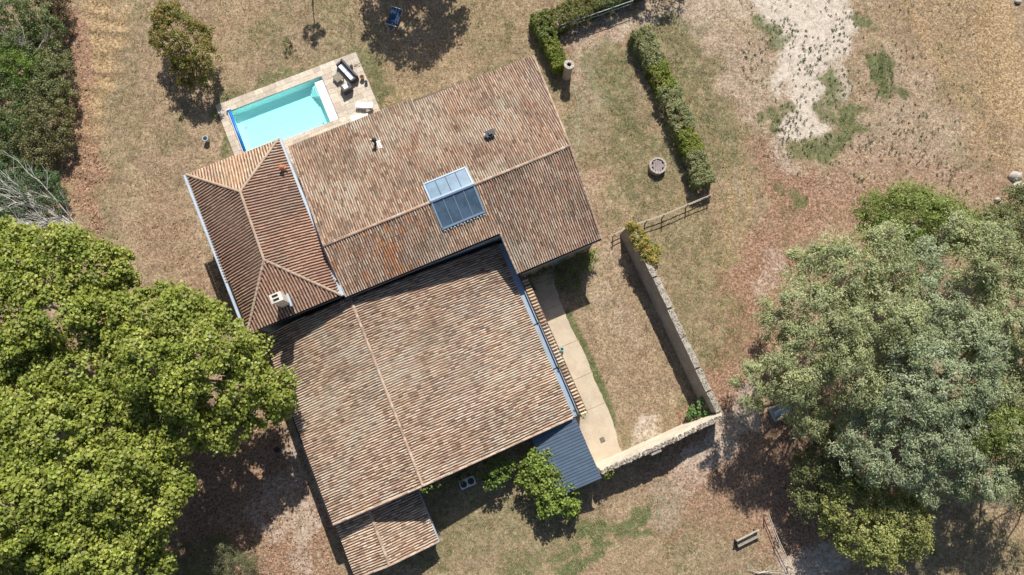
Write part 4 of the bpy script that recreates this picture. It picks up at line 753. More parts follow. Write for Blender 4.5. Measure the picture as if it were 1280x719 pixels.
# ------------------------------------------------------------------ courtyard walls
ew = thing('courtyard_east_wall', B(15.9, 1.2, 0), 'tall weathered plaster wall with stepped stone coping east of the courtyard', 'wall')
vb = [9.5, 7.4, 4.75, 1.95, -.65, -3.3, -5.3, -7.1]; hs = [2.45, 2.42, 2.40, 2.35, 2.38, 2.32, 2.3]
for i in range(7):
    v0, v1 = vb[i+1]+.004, vb[i]; hh = hs[i]; j = random.uniform(-.03, .03); mb = MB(); b_ = [B(15.52, v0, -.2), B(16.22, v0, -.2), B(16.22, v1, -.2), B(15.52, v1, -.2)]; t_ = [B(15.82+j, v0, hh), B(16.2+j, v0, hh), B(16.2+j, v1, hh), B(15.82+j, v1, hh)]
    mb.hexa(b_, t_); pn = mb.build('wall_panel', M_OLDWALL, ew)
    L = v1-v0-.16; n_ = 7; mb = MB(); top = []; 
    pl = [B(15.77+j+random.uniform(-.02, .02), v0+L*k/n_, hh+.004) for k in range(n_+1)]; pr = [B(16.27+j+random.uniform(-.03, .03), v0+L*k/n_, hh+.004) for k in range(n_+1)]
    for k in range(n_): z1 = .12+random.uniform(-.02, .02); mb.hexa([pl[k], pr[k], pr[k+1], pl[k+1]], [p+EZ*z1 for p in (pl[k], pr[k], pr[k+1], pl[k+1])])
    mb.build('coping', M_COPING, pn)
sw = thing('courtyard_south_wall', B(11, -7.5, 0), 'pale crumbling rubble wall closing the south side of the courtyard', 'wall')
us = np.linspace(5.45, 16.25, 28)
def sh_(u): return 2.75+.12*math.sin(u*1.7)+(.15 if 9 < u < 12 else 0)-(.45*max(0, (u-12.5)/3.7))
for (a, b) in ((0, 9), (9, 18), (18, 27)):
    mb = MB()
    for k in range(a, b):
        u0, u1 = us[k], us[k+1]; zz0, zz1 = sh_(u0), sh_(u1); w0 = .30+.03*math.sin(k*2.1); w1 = .30+.03*math.sin((k+1)*2.1)
        mb.hexa([B(u0, -7.75, -.2), B(u1, -7.75, -.2), B(u1, -7.12, -.2), B(u0, -7.12, -.2)], [B(u0, -7.5-w0+.1, zz0-.05), B(u1, -7.5-w1+.1, zz1-.05), B(u1, -7.27, zz1), B(u0, -7.27, zz0)])
    mb.build('wall_section', M_WALLTOP, sw)
mb = MB(); mb.box(B(10.05, -7.84, -.2), .85, .36, 2.85); mb.build('buttress', M_OLDWALL, sw)
def stones(n, f, smin, smax, pal, name, parent):
    mb = MB()
    for i in range(n):
        p, ok = f(); r = random.uniform(smin, smax); a = random.uniform(0, 6.28); X = np.array([math.cos(a), math.sin(a), random.uniform(-.3, .3)]); X = nz(X); Y = nz(np.cross(EZ, X)); Z = np.cross(X, Y); mb.cc = tuple(np.array(random.choice(pal))*random.uniform(.75, 1.15))
        rb = [p+X*r*math.cos(t)*random.uniform(.8, 1.2)+Y*r*.7*math.sin(t)*random.uniform(.8, 1.2)-Z*r*.3 for t in np.linspace(0, 6.28, 6)[:-1]]; mb.hexa(rb, [q_*.0+p+(q_-p)*.72+Z*r*.55 for q_ in rb])
    return tag(mb.build(name, M_STONES, parent, usecol=True), kind='stuff')
PST = [(.5, .43, .34), (.32, .27, .22), (.16, .14, .12), (.58, .52, .43), (.4, .34, .27), (.22, .19, .16)]
def fs():
    u = random.uniform(5.5, 16.1); q = random.random(); v = -7.72+q*.26; return B(u, v, sh_(u)-.05+(q*.06)), 1
stones(1300, fs, .05, .13, PST, 'rubble_stones', sw)
def fs2():
    u = random.uniform(15.8, 16.3); v = random.uniform(-7.7, -6.9); return B(u, v, 2.25+random.uniform(-.05, .1)), 1
stones(60, fs2, .05, .12, PST, 'corner_stones', sw)
def fe(): i = random.randrange(7); return B(random.uniform(15.8, 16.28), random.uniform(vb[i+1], vb[i]-.2), hs[i]+.13), 1
stones(700, fe, .03, .08, PST, 'coping_stones', ew)

# ------------------------------------------------------------------ vegetation
def leafcloud(name, parent, pts, outs, per, cr, L, Wd, pal, rnd=.7, upb=.6, stretch=1.0, mat=None, cv=.22, tan=None, lvar=.25):
    """pts/outs: clump centres and outward directions"""
    m = len(pts); pts = np.asarray(pts); outs = np.asarray(outs); off = rng.normal(size=(m, per, 3)); off = off/np.linalg.norm(off, axis=2, keepdims=True)*rng.random((m, per, 1))**.45
    ax = nz(outs+rng.normal(0, .5, (m, 3))); al = (off*ax[:, None]).sum(2, keepdims=True); off = off+ax[:, None]*al*(stretch-1)
    rad = cr*rng.uniform(.6, 1.35, (m, 1, 1)); pos = pts[:, None]+off*rad*np.array([1, 1, .75]); nrm = nz(outs[:, None]*.35+off*.55+EZ*upb+rng.normal(0, rnd, (m, per, 3)))
    pal = np.array(pal); wi = rng.random((m, len(pal)))**3; wi /= wi.sum(1, keepdims=True); cc = (wi@pal)*rng.uniform(1-cv, 1+cv, (m, 1)); c = cc[:, None]*rng.uniform(1-lvar, 1+lvar, (m, per, 1))+(pal[rng.integers(0, len(pal), (m, per))]-cc[:, None])*.35
    k = m*per; LL = L*rng.uniform(.6, 1.3, k); WW = Wd*rng.uniform(.7, 1.3, k); td = None
    if tan is not None: td = nz(np.repeat(ax, per, 0)*tan+rng.normal(0, .5, (k, 3)))
    V, F_ = leaf_quads(pos.reshape(-1, 3), nrm.reshape(-1, 3), LL, WW, .25, td)
    V[:, 2] = np.maximum(V[:, 2], .01)
    return mesh_np(name, V, F_, mat or M_LEAF, parent, col=np.clip(np.repeat(c.reshape(-1, 3), 4, 0), 0, 1))
def lobe_points(lobes, dens, low=-.35, inner=.25):
    """points spread over the outer surface of a union of ellipsoids"""
    Pp = []; Oo = []; Lb = np.array(lobes)
    for i, (x, y, z, rx, rz_) in enumerate(lobes):
        n_ = int(dens*4*math.pi*rx*rx*.75); d = nz(rng.normal(size=(n_, 3))); d = d[d[:, 2] > low]; f = rng.uniform(.80, 1.08, (len(d), 1)); f[rng.random(len(d)) < inner] *= rng.uniform(.45, .85)
        bump_ = 1+.14*np.sin(d[:, :1]*7+i)*np.cos(d[:, 1:2]*6+i*2)
        p = np.array([x, y, z])+d*f*bump_*np.array([rx, rx, rz_]); keep = np.ones(len(p), bool)
        for j in range(len(Lb)):
            if j != i: q = (p-Lb[j, :3])/np.array([Lb[j, 3], Lb[j, 3], Lb[j, 4]]); keep &= (q**2).sum(1) > .62
        Pp.append(p[keep]); Oo.append(nz(d[keep]*np.array([1, 1, 1.3])))
    return np.concatenate(Pp), np.concatenate(Oo)
def limbs(parent, base, lobes, r0, mat, pts=None, fork=.35, twigs=60):
    base = np.array(base, float); L = np.array(lobes); cen = L[:, :3].mean(0); hf = cen[2]*fork; mb = MB(); top = base+(cen-base)*np.array([.3, .3, 0])+EZ*hf
    mb.tube([base-EZ*.2, base+(top-base)*.12+EZ*.05, base+(top-base)*.55+np.array([.1*r0, -.2*r0, 0]), top], [r0*1.45, r0*1.05, r0*.92, r0*.8], 10); mb.build('trunk', mat, parent, smooth=True)
    mb = MB(); nodes_ = []
    for l in L:
        e = l[:3]+EZ*l[4]*.25; m1 = top+(e-top)*.45+EZ*(.12*np.linalg.norm(e-top))*.5+np.array([random.uniform(-.3, .3), random.uniform(-.3, .3), 0]); m2 = top+(e-top)*.75+EZ*.1
        mb.tube([top-EZ*.1, top+(m1-top)*.5, m1, m2, e], [r0*.5, r0*.38, r0*.3, r0*.2, r0*.07], 7); nodes_ += [m1, m2, e]
    nodes_ = np.array(nodes_)
    if pts is not None and len(pts):
        for p in pts[rng.choice(len(pts), min(twigs, len(pts)), replace=False)]:
            a = nodes_[np.argmin(((nodes_-p)**2).sum(1))]; m_ = (a+p)/2+rng.normal(0, .12, 3); mb.tube([a, m_, p+(p-a)*.05], [r0*.13, r0*.08, .012], 5)
    return mb.build('limbs', mat, parent, smooth=True)
def sc(z): return FPX/(CH-z)
def L_(px, py, z, r, flat_=.75): p = P(px, py, z); R = r/sc(z); return (p[0], p[1], p[2], R, R*flat_)
def tree(name, label, cat, lob, base, r0, pal, dens, per, cr, L, Wd, bark, group=None, mat=None, twigs=60, low=-.35, sub=0, zj=0, **kw):
    lobes = [(a_[0], a_[1], a_[2]+random.uniform(-zj, zj*.6), a_[3], a_[4]) for a_ in (L_(*q) for q in lob)]; big = list(lobes)
    for (x, y, z, rx, rz_) in big:
        for _ in range(sub):
            a_ = random.uniform(0, 6.28); t_ = random.uniform(.2, 1.25); q_ = rx*random.uniform(.34, .52); lobes.append((x+rx*.78*math.sin(t_)*math.cos(a_), y+rx*.78*math.sin(t_)*math.sin(a_), z+rz_*.85*math.cos(t_), q_, q_*.9))
    b = P(*base) if len(base) == 2 else np.array(base); t = thing(name, b, label, cat, group)
    pts, outs = lobe_points(lobes, dens, low); limbs(t, b, big, r0, bark, pts, twigs=twigs); leafcloud('crown', t, pts, outs, per, cr, L, Wd, pal, mat=mat, **kw); return t
PL = [(.22, .265, .04), (.31, .335, .06), (.15, .21, .03), (.38, .38, .10), (.19, .245, .04)]
PA = dict(sub=2, dens=2.6, per=60, cr=.56, L=.23, Wd=.20, bark=M_PLANE, zj=.9, rnd=.6, upb=.7, cv=.24, lvar=.32)
tree('plane_tree', 'leafy plane tree at the upper left, beside the grey dead branches', 'tree', [(20, 330, 10, 46), (62, 318, 11, 42), (100, 348, 10, 42), (138, 338, 9, 26), (45, 385, 11, 55), (105, 395, 10, 34), (-5, 425, 11, 50), (-40, 350, 10, 50), (85, 300, 9, 18), (10, 295, 9, 20)], (50, 400), .42, PL, group='plane trees west of the barn', **PA)
tree('plane_tree', 'plane tree whose bough reaches over the barn roof edge', 'tree', [(182, 398, 10, 40), (232, 412, 10, 46), (268, 440, 9.5, 44), (292, 478, 8.5, 40), (345, 488, 7.2, 24), (325, 510, 7, 20), (238, 480, 10.5, 50), (190, 452, 10.5, 42), (278, 525, 8, 34), (232, 535, 8.5, 30), (155, 425, 9.5, 32), (310, 440, 8, 20), (195, 385, 9.5, 28), (172, 508, 9, 28), (130, 500, 9, 26), (165, 392, 9.5, 26), (250, 395, 9, 22), (345, 505, 6.5, 18)], (235, 480), .42, PL, group='plane trees west of the barn', **PA)
tree('plane_tree', 'largest plane tree filling the lower left corner', 'tree', [(38, 478, 10, 48), (100, 470, 9.5, 34), (58, 555, 11, 58), (130, 530, 10, 42), (172, 565, 9.5, 34), (205, 608, 8.5, 30), (120, 612, 11, 52), (40, 640, 11.5, 62), (168, 655, 9.5, 40), (105, 705, 10.5, 56), (20, 725, 11, 55), (190, 708, 8, 22), (-30, 560, 11, 60), (60, 770, 10, 50), (140, 765, 9, 40)], (100, 610), .55, PL, group='plane trees west of the barn', **PA)
WL = [(0.266, 0.309, 0.154), (0.351, 0.385, 0.199), (0.202, 0.25, 0.11), (0.394, 0.407, 0.245), (0.33, 0.325, 0.128)]
WS = [(0.287, 0.339, 0.206), (0.373, 0.421, 0.296), (0.213, 0.262, 0.148), (0.309, 0.345, 0.168)]
WB = [(.17, .235, .05), (.21, .28, .06), (.13, .18, .035), (.25, .27, .08)]
WO = [(.17, .195, .075), (.21, .225, .10), (.14, .16, .055)]
WA = dict(low=-.1, per=84, cr=.46, L=.21, Wd=.075, bark=M_BARK, rnd=.5, upb=.8, sub=4, cv=.28, lvar=.35, zj=1.3, stretch=1.6, tan=1.2)
tree('willow_tree', 'wide grey green willow on the left of the eastern tree group', 'tree', [(1010, 375, 8, 44), (1055, 345, 9, 48), (1100, 325, 9, 40), (975, 400, 7, 32), (955, 480, 7, 32), (990, 470, 8, 36), (1050, 415, 9.5, 52), (1010, 440, 8.5, 36), (1075, 470, 9, 42), (1110, 395, 9.5, 42), (1015, 515, 7, 30), (1000, 330, 7, 18)], (1050, 430), .4, WL, 2.5, **WA)
tree('willow_tree', 'silvery willow in the centre of the eastern tree group', 'tree', [(1165, 385, 9.5, 44), (1150, 440, 10, 46), (1190, 480, 9.5, 46), (1125, 500, 9, 42), (1160, 540, 8.5, 42), (1210, 430, 9.5, 40), (1090, 525, 7.5, 32), (1180, 590, 7, 38), (1150, 320, 8.5, 34), (1075, 562, 6.5, 34), (1205, 545, 8, 40), (1150, 590, 6.5, 34), (1125, 560, 7.5, 38), (1215, 595, 6.5, 28), (1210, 490, 9, 36)], (1155, 480), .42, WS, 2.5, **WA)
tree('willow_tree', 'grey green willow at the right edge of the picture', 'tree', [(1225, 330, 9, 44), (1262, 370, 9.5, 46), (1290, 430, 9.5, 46), (1250, 440, 9.5, 36), (1200, 300, 8, 30), (1260, 600, 6.5, 26), (1290, 560, 7.5, 30), (1240, 585, 6.5, 34), (1275, 500, 8, 40), (1265, 545, 7.5, 36), (1295, 610, 6.5, 34), (1240, 400, 9.5, 40), (1245, 480, 8.5, 34), (1290, 370, 9, 40)], (1265, 440), .38, WL, 2.4, **WA)
tree('broadleaf_tree', 'feathery bright green tree at the top of the eastern tree group', 'tree', [(1130, 272, 7, 40), (1098, 272, 6, 28), (1170, 278, 7, 36), (1120, 298, 7, 36), (1195, 290, 7, 28)], (1125, 280), .2, WB, 3.6, per=64, cr=.55, L=.30, Wd=.07, bark=M_BARK, rnd=.5, upb=.5, stretch=2.0, tan=1.5)
tree('broadleaf_tree', 'yellow green bushy tree at the bottom of the eastern tree group', 'tree', [(1058, 635, 4.5, 30), (1092, 618, 4.5, 24), (1085, 668, 4.5, 36), (1130, 650, 4.5, 32), (1110, 685, 3.6, 22), (1048, 660, 3.6, 20), (1140, 675, 3.4, 18)], (1090, 650), .2, [(.25, .28, .08), (.33, .345, .115), (.19, .225, .06), (.36, .35, .14)], 4.2, per=60, cr=.42, L=.16, Wd=.12, bark=M_BARK, rnd=.6, upb=.6)
tree('broadleaf_tree', 'dark green understorey tree in the shade beside the rusty earth', 'tree', [(1020, 590, 3.5, 30), (1010, 625, 3, 22), (1050, 600, 3.5, 28), (1040, 560, 3.5, 26)], (1030, 600), .15, WO, 4.0, per=60, cr=.4, L=.16, Wd=.1, bark=M_BARK, twigs=30)
tree('broadleaf_tree', 'yellow green tree between the silvery willows at the right', 'tree', [(1238, 540, 8.8, 26), (1225, 518, 8.8, 22), (1255, 522, 8.6, 22)], (1240, 540), .16, [(.19, .235, .06), (.25, .29, .08), (.15, .19, .045)], 3.6, per=64, cr=.5, L=.26, Wd=.08, bark=M_BARK, stretch=1.8, tan=1.4, twigs=30)
tree('broadleaf_tree', 'olive green tree in the top right of the tree group at the picture edge', 'tree', [(1255, 285, 6.5, 30), (1285, 262, 6.5, 32), (1225, 290, 6, 22), (1290, 310, 7, 30)], (1270, 290), .2, WO, 3.6, per=64, cr=.5, L=.24, Wd=.08, bark=M_BARK, stretch=1.8, tan=1.4, twigs=40)
# small autumn tree on the north west lawn
AU = [(.20, .20, .04), (.27, .21, .06), (.13, .16, .03), (.31, .20, .07), (.13, .18, .035)]
tree('small_tree', 'small yellowing tree standing alone on the north west lawn', 'tree', [(214, 30, 3.2, 26, .8), (230, 50, 3.4, 32, .8), (244, 74, 2.8, 28, .85), (202, 44, 2.4, 16), (252, 46, 2.6, 16), (248, 92, 2.0, 20, .8), (208, 18, 2.8, 16), (232, 88, 2.0, 18), (214, 56, 2.8, 18), (254, 62, 2.4, 14)], (240, 88), .14, AU, 3.6, 56, .36, .15, .10, M_BARK, twigs=50, rnd=.7)
# trees just beyond the top edge whose shade falls into view
tree('shade_tree', 'broad tree just beyond the top edge casting the round shade on the lawn', 'tree', [(518, -112, 7.0, 52), (485, -100, 6.4, 38), (552, -108, 6.4, 38), (520, -140, 7.0, 42), (475, -120, 6, 30)], P(508, -18), .22, PL, 2.2, 50, .6, .26, .2, M_BARK, twigs=40)
tree('shade_tree', 'small round tree just beyond the top edge, left of the round shade', 'tree', [(386, -24, 3.3, 14, .9), (386, -30, 3.5, 11)], P(391, -2), .07, PL, 6, 50, .3, .14, .1, M_BARK, twigs=10)
tree('shade_tree', 'tree beyond the top edge whose shade touches the gravel track', 'tree', [(840, -95, 5, 26), (862, -100, 5, 22), (815, -92, 5, 20)], P(842, -50), .15, PL, 1.5, 40, .5, .2, .16, M_BARK, twigs=20)
tree('shade_tree', 'tree just beyond the right edge below the willows', 'tree', [(1310, 560, 7, 30), (1330, 600, 7, 34), (1325, 530, 7, 30)], P(1310, 570), .18, WL, 1.2, 44, .6, .24, .09, M_BARK, twigs=20)
# scrub on the left edge
def bush(name, label, lob, pal, dens=5.0, per=52, cr=.34, L=.13, Wd=.09, cat='shrub', stems=14, bark=M_BARK, group=None, base=None, **kw):
    lobes = [L_(*q) for q in lob]; b = np.array(lobes)[:, :3].mean(0); b[2] = 0; t = thing(name, b, label, cat, group)
    pts, outs = lobe_points(lobes, dens, low=-.6); leafcloud('foliage', t, pts, outs, per, cr, L, Wd, pal, **kw); mb = MB()
    for p in pts[rng.choice(len(pts), min(stems, len(pts)), replace=False)]: mb.tube([b, (b+p)/2+rng.normal(0, .1, 3), p], [.05, .02, .008], 6)
    mb.build('stems', bark, t); return t
def twiggery(name, label, cat, root, tips, r0, mat=M_DEAD, sub=5, seed=1, spread=.5, group=None, levels=3):
    rr = random.Random(seed); root = np.array(root); t = thing(name, root*[1, 1, 0], label, cat, group); 
    def grow(mb, p, d, L, r, lev):
        k = 5; pts = [p]; q = p.copy(); dd = d.copy()
        for i in range(k):
            dd = nz(dd+np.array([rr.gauss(0, .16), rr.gauss(0, .16), rr.gauss(0, .08)])); q = q+dd*L/k; q[2] = max(q[2], .05); pts.append(q.copy())
        mb.tube(pts, [r*(1-.8*i/k) for i in range(k+1)], 5)
        if lev > 0:
            for i in range(sub):
                b = pts[rr.randint(1, k)]; nd = nz(dd+np.array([rr.gauss(0, spread), rr.gauss(0, spread), rr.gauss(.1, spread*.5)])); grow(mb, b, nd, L*rr.uniform(.35, .62), r*.45, lev-1)
    for tip in tips: mb = MB(); d = np.array(tip)-root; L = np.linalg.norm(d); grow(mb, root.copy(), nz(d), L, r0, levels-1); mb.build('branch', mat, t)
    return t
SG = [(.11, .16, .05), (.16, .21, .07), (.08, .12, .04), (.21, .235, .10)]
SO = [(.19, .20, .085), (.25, .24, .11), (.13, .14, .06), (.30, .27, .14)]
SB = [(.14, .21, .04), (.19, .27, .05), (.10, .16, .03)]
bush('shrub', 'dark scrubby bush in the top left corner', [(10, 20, 2.0, 26), (40, 18, 2.2, 24), (20, 50, 2.0, 26), (62, 40, 1.8, 20), (-20, 40, 2, 30)], SG)
bush('shrub', 'bright green bush below the dark corner scrub', [(8, 75, 2.2, 20), (25, 90, 2.4, 26), (-15, 95, 2.2, 26), (45, 75, 1.6, 16)], SB)
bush('shrub', 'olive bush with pale twigs at the left edge, above the brown one', [(62, 90, 1.8, 24), (75, 115, 1.6, 18), (55, 118, 2.0, 24), (70, 68, 1.4, 16)], SO+SG)
bush('shrub', 'deep green bush at the left edge beside the brown thicket', [(8, 125, 2.2, 28), (20, 155, 2.2, 26), (-15, 165, 2, 30), (5, 185, 1.8, 20)], SG)
bush('shrub', 'brownish olive thicket just above the dead branches', [(55, 150, 2.0, 28), (70, 170, 1.6, 20), (40, 175, 1.9, 22), (80, 145, 1.3, 14), (45, 195, 1.8, 18), (75, 185, 1.2, 12)], SO, rnd=.9)
bush('shrub', 'fresh green bush spread beneath the grey dead branches', [(15, 220, 1.4, 28), (45, 235, 1.6, 30), (65, 255, 1.3, 18), (25, 265, 1.3, 24), (-15, 250, 1.3, 26)], [(.10, .17, .07), (.14, .21, .10), (.08, .13, .05)], L=.16, Wd=.06)
bush('shrub', 'brown dry bush at the top of the left scrub', [(72, 8, 1.4, 16), (80, 30, 1.1, 12), (60, -5, 1.6, 18)], [(.13, .09, .05), (.10, .09, .04), (.17, .12, .07)], rnd=.9)
root = P(97, 284, .5)
twiggery('dead_branches', 'bare grey dead tree limbs fanned out over the green bush', 'dead tree', root, [P(x, y, z) for x, y, z in ((5, 285, 2.6), (0, 262, 2.8), (10, 240, 3.0), (30, 228, 3.0), (52, 225, 2.4), (-20, 275, 2.2), (40, 280, 1.8), (0, 300, 2.4), (20, 250, 3.0))]+[P(x, y, z) for x, y, z in ((35, 300, 2.0), (60, 275, 1.6), (-5, 235, 3.0), (25, 270, 2.8))], .075, sub=6, seed=4, spread=.36)
twiggery('dead_branches', 'grey bare twigs over the dark scrub in the top left corner', 'dead tree', P(40, 70, 2.0), [P(x, y, z) for x, y, z in ((5, 55, 3), (20, 15, 3), (60, 45, 2.6), (10, 35, 3.1))], .03, sub=5, seed=8)
# dry scrub at the lower left of the barn
bush('shrub', 'pale green straggly scrub at the bottom edge below the plane trees', [(265, 700, 1.0, 26), (235, 705, 1.1, 22), (300, 712, .8, 20)], [(.16, .18, .08), (.22, .22, .12), (.12, .14, .06)], dens=5, L=.22, Wd=.03, rnd=.9, per=50)
twiggery('dead_branches', 'straw coloured dry stalks heaped at the bottom edge', 'dead plants', P(262, 715, .2), [P(x, y, z) for x, y, z in ((225, 668, 1.0), (245, 660, 1.2), (270, 658, 1.2), (292, 668, 1.1), (310, 690, .8), (322, 708, .6), (215, 690, 1.0), (240, 690, 1.4), (280, 690, 1.3))], .022, sub=7, seed=5, mat=basic('dry_stalk', (.42, .38, .25), (.3, .27, .18), 6))
bush('shrub', 'small grey green shrub on the lawn north of the pool', [(362, 50, .7, 8), (358, 56, .6, 6), (367, 45, .6, 6)], SG, dens=4, per=26, cr=.2, L=.10, Wd=.05, stems=6)
# planting by the buildings
bush('shrub', 'big leafy bush beside the blue metal shed roof', [(672, 580, 2.4, 17), (665, 595, 2.2, 15), (684, 605, 2.4, 19), (705, 618, 2.2, 17), (690, 628, 2.0, 17), (712, 632, 1.6, 13), (697, 603, 2.0, 12), (660, 578, 2.0, 8), (668, 612, 1.6, 8)], [(.17, .25, .045), (.25, .33, .06), (.12, .19, .03), (.30, .34, .09)], dens=4.0, per=30, cr=.40, L=.22, Wd=.17, cv=.3)
bush('shrub', 'loose green shrub between the heat pump and the big bush', [(622, 592, 2.2, 13), (612, 602, 1.8, 10), (634, 584, 2.0, 10), (620, 578, 2.2, 10)], SB, dens=4, per=20, cr=.3, L=.2, Wd=.15)
bush('shrub', 'dark creeper at the foot of the barn gable near its ridge end', [(545, 610, 1.6, 12), (560, 602, 1.5, 12), (575, 594, 1.5, 10), (600, 583, 1.6, 12)], SG, dens=2.4, per=20, cr=.3, L=.16, Wd=.12)
bush('climbing_vine', 'green creeper growing over the barn gable verge at the annex', [(523, 613, 4.9, 7, .4), (534, 609, 4.8, 8, .4), (543, 604, 4.6, 6, .4)], SB+[(.26, .22, .06)], dens=3.5, per=14, cr=.22, L=.15, Wd=.11, cat='vine', stems=4)
bush('shrub', 'dark green shrub bed in the shade below the farmhouse south wall', [(668, 352, .9, 12), (690, 342, 1.2, 15), (712, 333, 1.3, 15), (728, 326, 1.2, 12), (715, 348, .7, 12)], SG, dens=2.6, per=24, cr=.3, L=.15, Wd=.1)
bush('shrub', 'sunlit lime green shrub at the south east corner of the farmhouse', [(739, 313, 1.5, 7), (741, 323, 1.0, 7), (736, 332, .8, 6)], [(.24, .30, .04), (.18, .26, .03)], dens=5, per=26, cr=.24, L=.12, Wd=.09, stems=8)
bush('climbing_vine', 'yellow and orange creeper covering the north end of the courtyard wall', [(791, 284, 2.5, 7, .8), (797, 295, 2.55, 8, .8), (804, 306, 2.55, 9, .8), (810, 318, 2.5, 8, .8), (816, 326, 2.45, 6, .8), (800, 300, 1.8, 9), (818, 314, 1.2, 8)], [(.26, .28, .05), (.40, .30, .07), (.20, .24, .04), (.45, .25, .09), (.34, .33, .08)], dens=14, per=44, cr=.24, L=.13, Wd=.1, cat='vine', stems=8, upb=.8)
bush('shrub', 'small round leafed weed in the south east courtyard corner', [(875, 511, 1.0, 11), (866, 518, .7, 8), (885, 509, .9, 9)], [(.14, .25, .07), (.20, .32, .12), (.10, .18, .05)], dens=6, per=30, cr=.22, L=.16, Wd=.14, stems=6)
bush('climbing_vine', 'lime green creeper where the pale wall meets the blue shed roof', [(757, 590, 2.5, 6), (764, 587, 2.3, 5), (751, 594, 2.2, 5)], [(.22, .26, .04), (.15, .22, .04)], dens=6, per=20, cr=.2, L=.13, Wd=.1, cat='vine', stems=4)
bush('climbing_vine', 'moss green creeper at the south end of the tile capped wall', [(724, 512, 3.3, 5, .6), (728, 519, 3.2, 5, .6), (696, 457, 3.35, 3, .6)], [(.17, .18, .05), (.22, .21, .07)], dens=6, per=18, cr=.16, L=.1, Wd=.08, cat='vine', stems=3)
bush('shrub', 'narrow green weeds along the barn side of the concrete path', [(668, 385, .4, 4), (676, 400, .4, 4), (664, 370, .6, 5), (657, 356, .9, 7)], SG, dens=5, per=18, cr=.18, L=.12, Wd=.06, stems=3)
# hedges
def hedge(name, label, path, width, height, sections, per=44, cr=.22, dens=14.0, L=.11, Wd=.08):
    pp = [P(x, y, 0) for x, y in path]; seg = [np.linalg.norm(b-a) for a, b in zip(pp, pp[1:])]; tot = sum(seg); t = thing(name, pp[0], label, 'hedge')
    def at(s):
        s = min(max(s, 0), tot-.001)
        for a, b, l in zip(pp, pp[1:], seg):
            if s <= l: return a+(b-a)*s/l, nz(b-a)
            s -= l
        return pp[-1], nz(pp[-1]-pp[-2])
    mb = MB()
    for s in np.arange(.3, tot, .9):
        p, d = at(s)
        for _ in range(3): e = p+np.cross(EZ, d)*random.uniform(-.3, .3)*width+EZ*height*random.uniform(.6, .85); mb.tube([p-EZ*.05, (p+e)/2+rng.normal(0, .05, 3), e], [.035, .025, .01], 5)
    mb.build('stems', M_BARK, t)
    for (f0, f1, pal, lab, hm, wm) in sections:
        Lm = (f1-f0)*tot; n_ = int(dens*Lm*(width+2*height)); s = rng.uniform(f0*tot, f1*tot, n_); q = rng.uniform(0, 2*height+width, n_); pts = []; outs = []
        for si, qi in zip(s, q):
            p, d = at(si); n = np.cross(EZ, d); w = width*wm*(1+.08*math.sin(si*2.3)); h = height*hm*(1+.05*math.sin(si*3.1+1)); r_ = rng.random()
            if qi < width*1.15: x_, z_, o_ = (rng.random()-.5)*w, h, EZ
            else: sd_ = 1 if rng.random() < .5 else -1; x_, z_, o_ = sd_*w/2, rng.random()*h, n*sd_
            dep = rng.random()**2*.25; pts.append(p+n*x_*(1-dep)+EZ*(max(.1, z_-.1)*(1-dep*.3))); outs.append(nz(o_+EZ*.3))
        for end, sg in ((f0, -1), (f1, 1)):
            if end in (0, 1):
                p, d = at(end*tot); n = np.cross(EZ, d)
                for _ in range(int(dens*width*height*1.5)): pts.append(p+n*(rng.random()-.5)*width*wm+EZ*rng.random()*height*hm); outs.append(d*sg)
        o = leafcloud('foliage', t, np.array(pts), np.array(outs), per, cr, L, Wd, pal, rnd=.65, upb=.6); o['label'] = lab
    return t
HD = [(0.241, 0.287, 0.127), (0.31, 0.345, 0.172), (0.172, 0.218, 0.081), (0.391, 0.31, 0.172), (0.276, 0.299, 0.138)]
HB = [(.18, .26, .035), (.25, .31, .05), (.13, .19, .025), (.32, .28, .07)]
hedge('hedge', 'long clipped hedge with alternating dull and bright green sections', [(797, 48), (812, 78), (833, 125), (850, 165), (866, 205), (875, 235)], 1.75, 1.75,
      [(0, .24, HD, 'dull grey green clipped section at the north end', 1.0, 1.0), (.23, .40, HB, 'bright green looser section', .95, .9), (.39, .66, HD, 'dull grey green clipped section in the middle', 1.0, 1.0), (.65, .82, HB, 'second bright green looser section', .95, .85), (.81, 1.0, HD, 'dull grey green clipped section at the south end', 1.0, .95)])
hedge('hedge', 'short leafy hedge running down to the stone column', [(672, 28), (681, 50), (690, 68), (700, 92)], 1.15, 1.7, [(0, .5, HB+SG, 'dark mixed green end', 1.0, 1.2), (.48, 1, HB, 'bright green end near the column', .95, .95)])
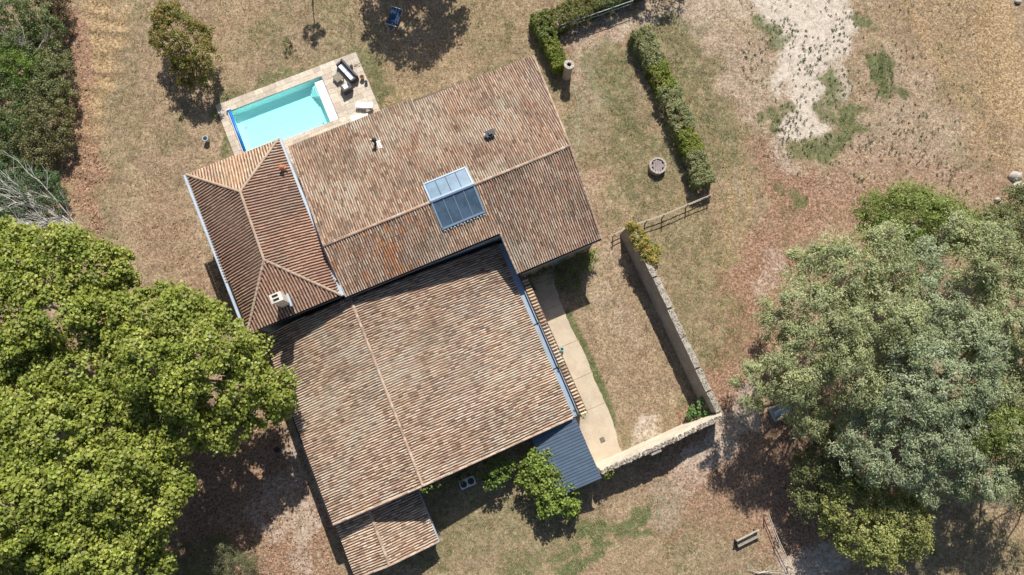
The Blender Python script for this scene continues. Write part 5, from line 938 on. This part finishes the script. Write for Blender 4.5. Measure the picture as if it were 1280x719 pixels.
hedge('hedge', 'thick hedge behind the two railed fence at the top edge', [(685, 36), (730, 16), (760, 4), (800, -14)], 1.8, 1.6, [(0, .55, [(.16, .20, .04), (.22, .23, .07), (.11, .15, .03), (.24, .19, .07)], 'yellowish green part', 1.05, 1.0), (.53, 1, SG, 'darker green part', 1.0, 1.0)])
# ------------------------------------------------------------------ loose things
twiggery('branch_pile', 'heap of pale cut branches at the foot of the leaning rail fence', 'branches', P(950, 716, .2), [P(x, y, z) for x, y, z in ((935, 716, .25), (972, 707, .3), (990, 710, .25), (940, 711, .3))], .035, sub=3, seed=12)
def rock(px, py, r, label, seed, zs=.6):
    rr = np.random.default_rng(seed); n1, n2 = 10, 7; c = P(px, py, 0); V = []
    for i in range(n2+1):
        for j in range(n1):
            th = math.pi*i/n2; ph = 2*math.pi*j/n1; k = r*(1+rr.uniform(-.18, .18)*math.sin(th)); V.append(c+np.array([k*math.sin(th)*math.cos(ph), .7*k*math.sin(th)*math.sin(ph), max(-.05, k*zs*math.cos(th)+.1)]))
    F_ = [(i*n1+j, i*n1+(j+1) % n1, (i+1)*n1+(j+1) % n1, (i+1)*n1+j) for i in range(n2) for j in range(n1)]
    o = mesh_np('rock', np.array(V), np.array(F_)[:, ::-1], M_ROCK, loc=c); tag(o, label, 'rock')
rock(1268, 221, .62, 'large pale rock at the right edge, upper of the pair', 3); rock(1272, 234, .66, 'large pale rock at the right edge, lower of the pair', 4, .5); rock(1246, 250, .30, 'small pale rock in dry grass above the olive tree', 5); rock(1272, 3, .3, 'small white rock in the top right corner', 6)
tc = P(974, 514, 0); t = thing('covered_stack', tc, 'pale blue tarpaulin covered heap half hidden under the left willow', 'tarpaulin'); M_TARP = basic('tarp', (.30, .40, .50), (.24, .33, .42), 2, .5); mb = MB(); mb.box(tc, 1.6, 1.1, .7); mb.build('stack', M_WOOD, t); mb = MB(); mb.hexa([tc+B(a, b, .3) for a, b in ((-.85, -.6), (.85, -.6), (.85, .6), (-.85, .6))], [tc+B(a, b, .82) for a, b in ((-.7, -.1), (.72, -.12), (.7, .14), (-.7, .1))]); mb.build('tarpaulin', M_TARP, t)
print('tris', sum(len(o.data.loops)-2*len(o.data.polygons) for o in bpy.data.objects if o.type == 'MESH'), 'objects', len(bpy.data.objects))
